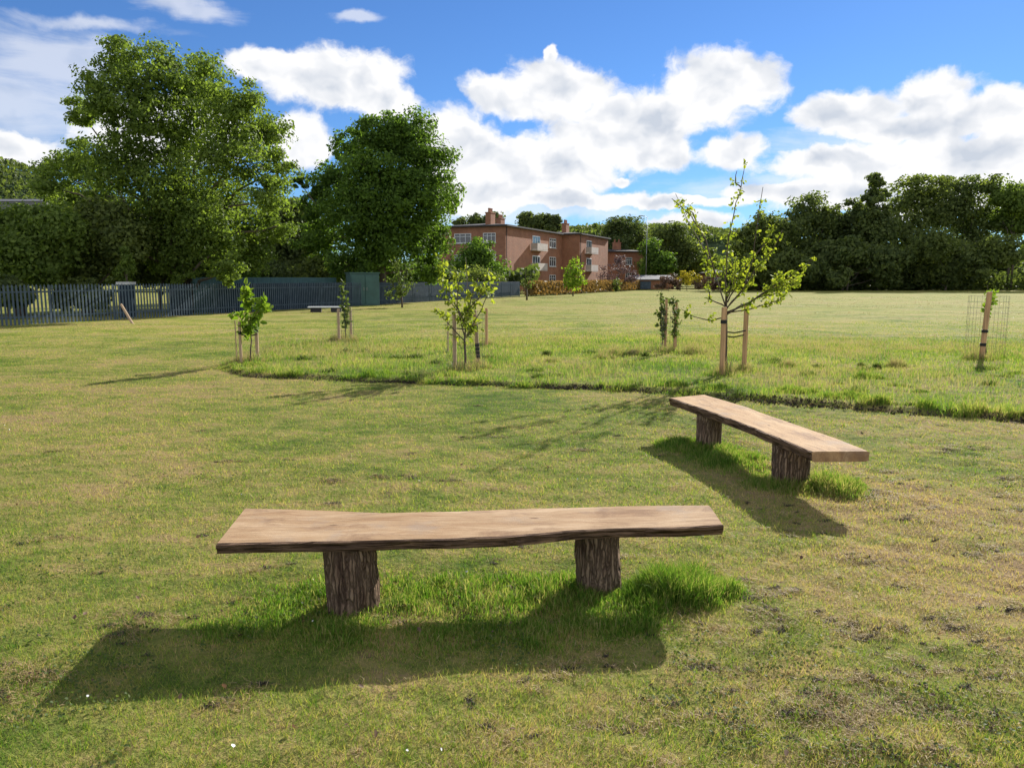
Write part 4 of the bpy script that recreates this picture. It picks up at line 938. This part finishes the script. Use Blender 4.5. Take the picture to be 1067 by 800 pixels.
# 1: leafy young tree at the left end of the strip
sapling('bushy lime green sapling between two stakes at the left end of the strip', 261, 380,
        [[(261, 345), (257, 325), (256, 310), (256, 298)], [(261, 342), (268, 330), (276, 322)], [(261, 345), (250, 332), (243, 322)], [(261, 340), (262, 322), (259, 305)], [(262, 335), (272, 318), (273, 312)], [(260, 340), (255, 338), (250, 345)], [(261, 345), (258, 348), (254, 352)]],
        'leaf_young', .12, 330, .014, trunk=[(261, 365), (262, 355), (261, 340)], spread=.105)
stake(251.5, 380, 335, .028, 'slim grey stake on the left of the bushy lime sapling', 'stake_grey', [.62]); stake(268.5, 376.5, 331, .035, 'thicker stake on the right of the bushy lime sapling', 'stake_grey', [.62])
stake(247, 379, 334, .012, 'thin cane left of the bushy lime sapling', 'stake_grey')
def strap(px0, px1, py, D, label):
    a = at(px0, py, D); b = at(px1, py - 1, D); c = (a + b) / 2 + Vector((0, 0, -.03))
    o = MB().tube([Vector(), c - a, b - a], .012, 6).build('rubber_strap', M['rubber']); o.location = a; return tag(o, label, 'strap', 'black tie straps on the stakes')
strap(251.5, 268.5, 349, gnd(260, 378.5).y, 'black strap holding the bushy lime sapling to its stakes')
# 2: thin sapling behind
sapling('thin sparse sapling in front of the navy boards behind the strip', 360, 357, [[(359, 330), (357, 315), (357, 293)], [(359, 335), (362, 325), (361, 312)], [(359, 345), (361, 338), (360, 330)]], 'leaf_dull', .085, 230, .012, trunk=[(360, 345), (359, 330)], spread=.08)
stake(353.5, 358, 322, .035, 'left stake of the thin sapling by the navy boards', 'stake_grey'); stake(366, 355, 320, .035, 'right stake of the thin sapling by the navy boards', 'stake_grey')
guard(360, 357.5, .22, .85, 'wire guard around the thin sapling by the navy boards')
# 3: spreading sapling
sapling('spreading yellow-green sapling with twin dark stems in the middle of the strip', 485, 389,
        [[(484, 350), (478, 325), (470, 305), (462, 290), (458, 275)], [(485, 345), (488, 320), (487, 295), (485, 268)], [(486, 352), (495, 335), (505, 315), (512, 297)], [(484, 355), (472, 342), (460, 330), (452, 322)], [(485, 340), (476, 318), (478, 296), (474, 280)],
         [(487, 330), (500, 310), (506, 290), (510, 282)], [(486, 350), (494, 340), (502, 335)], [(484, 335), (470, 315), (457, 308)], [(487, 330), (494, 300), (498, 290)], [(486, 325), (508, 300), (522, 294)], [(470, 305), (460, 300), (455, 290)]],
        'leaf_autumn', .08, 720, .022, trunk=[(485, 372), (484, 355), (486, 335)], spread=.13)
MBt = MB()
stake(474, 388, 327, .035, 'left stake of the spreading yellow-green sapling', 'stake_grey')
stake(499, 385.5, 323, .036, 'leaning banded stake right of the spreading yellow-green sapling', 'stake_grey', [.25, .32, .39, .46, .78], lean=-.07)
stake(507, 363, 321, .035, 'stake standing behind the spreading yellow-green sapling'); stake(467, 370, 327, .012, 'thin cane behind the left stake of the spreading sapling', 'stake_grey')
guard(485, 388, .34, 1.1, 'wire guard around the spreading yellow-green sapling')
strap(474, 497, 342, gnd(485, 387).y, 'black strap across the spreading yellow-green sapling')
# 4: pair of leafy stakes
sapling('leafy sapling against the left stake of the middle pair, left of the tall sapling', 690.5, 366, [[(690, 350), (689, 325), (689, 302)], [(690, 345), (693, 328), (692, 312)], [(690, 345), (688, 335), (687, 325)]], 'leaf_dull', .07, 330, .010, trunk=[(690, 355), (690, 345)], spread=.10)
sapling('narrow leafy sapling against the right stake of the middle pair', 702, 369, [[(702, 352), (703, 330), (701, 310)], [(702, 350), (706, 335), (707, 318)]], 'leaf_dull', .07, 240, .010, trunk=[(702, 358), (702, 350)], spread=.09)
stake(693, 366, 312, .032, 'left stake of the middle leafy pair'); stake(703, 369, 314, .035, 'right stake of the middle leafy pair')
guard(697.5, 368, .20, .95, 'wire guard around the middle leafy pair of stakes')
# 5: tall open sapling
sapling('tall open sapling with bare upper twigs reaching into the sky, right of centre', 757, 393,
        [[(757, 322), (745, 285), (735, 262), (718, 232), (704, 202)], [(745, 285), (735, 250), (720, 225), (700, 207)], [(756, 318), (757, 280), (758, 255), (765, 220), (772, 195), (776, 172)],
         [(757, 320), (740, 312), (737, 290), (738, 265)], [(757, 322), (775, 300), (785, 270), (790, 225), (795, 195)], [(757, 328), (790, 310), (820, 290), (850, 268)], [(758, 325), (780, 315), (800, 302), (822, 295)],
         [(757, 330), (740, 334), (722, 330), (710, 322)], [(757, 300), (765, 285), (760, 262)], [(775, 300), (788, 280), (805, 262), (815, 240)], [(758, 315), (770, 295), (778, 272)], [(790, 310), (808, 296), (815, 284)], [(757, 310), (756, 290), (752, 272)],
         [(772, 195), (766, 190), (768, 178)], [(735, 250), (722, 222), (712, 214)], [(785, 270), (800, 250), (806, 238)], [(758, 305), (768, 290), (786, 288)], [(757, 326), (785, 322), (812, 312), (838, 285)], [(760, 318), (778, 298), (796, 272)], [(757, 312), (764, 296), (768, 268)], [(790, 310), (812, 305), (832, 292)]],
        'leaf_autumn', .062, 2300, .022, trunk=[(756.5, 370), (757, 345), (757, 325), (757, 300)], spread=.10, skew=1.0, bare=.25, thin_above=2.9)
stake(752, 394, 320, .045, 'thick stake in front of the tall open sapling with a black tie', 'stake', [.95]); stake(775, 389, 318, .042, 'right stake of the tall open sapling')
strap(754, 775, 350, gnd(763, 391).y, 'lower black strap across the tall open sapling'); strap(754, 777, 345.5, gnd(763, 391).y, 'upper black strap across the tall open sapling')
# 6: short sapling in a mesh guard on the right
sapling('short light green sapling topping the lone stake at the right', 1028, 376, [[(1028, 330), (1030, 315), (1029, 298)], [(1029, 325), (1033, 312), (1034, 303)]], 'leaf_young', .08, 130, .010, trunk=[(1027, 360), (1028, 330)], spread=.09)
stake(1022, 377, 304, .05, 'lone rough stake with black ties at the right', 'stake', [.35, .62], lean=.06)
guard(1025, 375, .36, 1.32, 'tall wire guard around the lone right stake')
# small trees along the fence
G5 = 'small young trees along the far side of the field'
sapling('small upright young tree by the fence under the dark tree', 419, 321, [[(418, 305), (414, 285), (412, 268)], [(418, 300), (424, 285), (422, 275)], [(418, 308), (410, 298), (406, 290)], [(418, 308), (427, 298), (430, 292)], [(418, 310), (416, 300), (418, 285)], [(418, 312), (408, 308), (404, 304)]], 'leaf_dull', .17, 520, .05, trunk=[(419, 314), (418, 305)], spread=.40, group=G5)
sapling('small light green young tree in front of the hedge', 597, 308, [[(597, 300), (596, 285), (597, 272)], [(597, 298), (590, 288), (592, 280)], [(597, 298), (604, 288), (602, 279)], [(597, 296), (600, 284), (598, 276)], [(597, 300), (589, 294), (588, 290)], [(597, 300), (605, 295), (606, 290)]], 'leaf_young', .30, 700, .07, trunk=[(597, 304), (597, 298)], spread=.7, group=G5)
sapling('thin dark young tree at the left end of the hedge', 549, 312.5, [[(549, 300), (548, 292), (547, 282)], [(549, 302), (552, 294), (553, 286)], [(549, 305), (546, 299), (545, 294)]], 'leaf_deep', .18, 160, .07, trunk=[(549, 308), (549, 300)], spread=.4, group=G5)
sapling('short dark cone shrub in front of the middle of the hedge', 642, 303, [[(642, 302), (642, 296), (642, 290)], [(642, 302), (639, 298), (640, 294)], [(642, 302), (645, 298), (644, 294)]], 'leaf_deep', .3, 260, .08, trunk=[(642, 302), (642, 300)], spread=.5, group=G5)

# ------------------------------------------------------------------ small things in the near turf
def ground_leaves(name, label, x, y, size, key, tilt=.35, aspect=.7, lift=.015):
    n = len(x); C = np.stack([x, y, hgt(x, y) + lift], -1); nb = np.tile([0, 0, 1.0], (n, 1)) + rng.normal(size=(n, 3)) * tilt
    v, f = leaves(C, size, aspect, True, 0, nb); return tag(fastmesh(name, v, f, M[key]), label, kind='stuff')
x, y, k = scatter(45000, 1.9, 9, .8); kk = (fbm(x, y, 1.1, 151) > .56) & (fbm(x, y, 5, 153) > .5) & (strip(x, y) < .1); x = x[kk]; y = y[kk]
ground_leaves('clover', 'small broad clover leaves among the mown grass', x, y, .012, 'leaf_dull', .3, .9, .022)
x, y, k = scatter(170, 2.0, 12, .8)
ground_leaves('fallen_leaves', 'scattered small dry fallen leaves on the lawn', x, y, .024, 'leaf_brown', .4, .6, .028)
x, y, k = scatter(30, 2.0, 12, .8); M['petal'] = simple('white_petal', (.7, .7, .66), .8)
ground_leaves('white_flecks', 'tiny white daisies and feathers dotted in the lawn', x, y, .016, 'petal', .4, .9, .03)
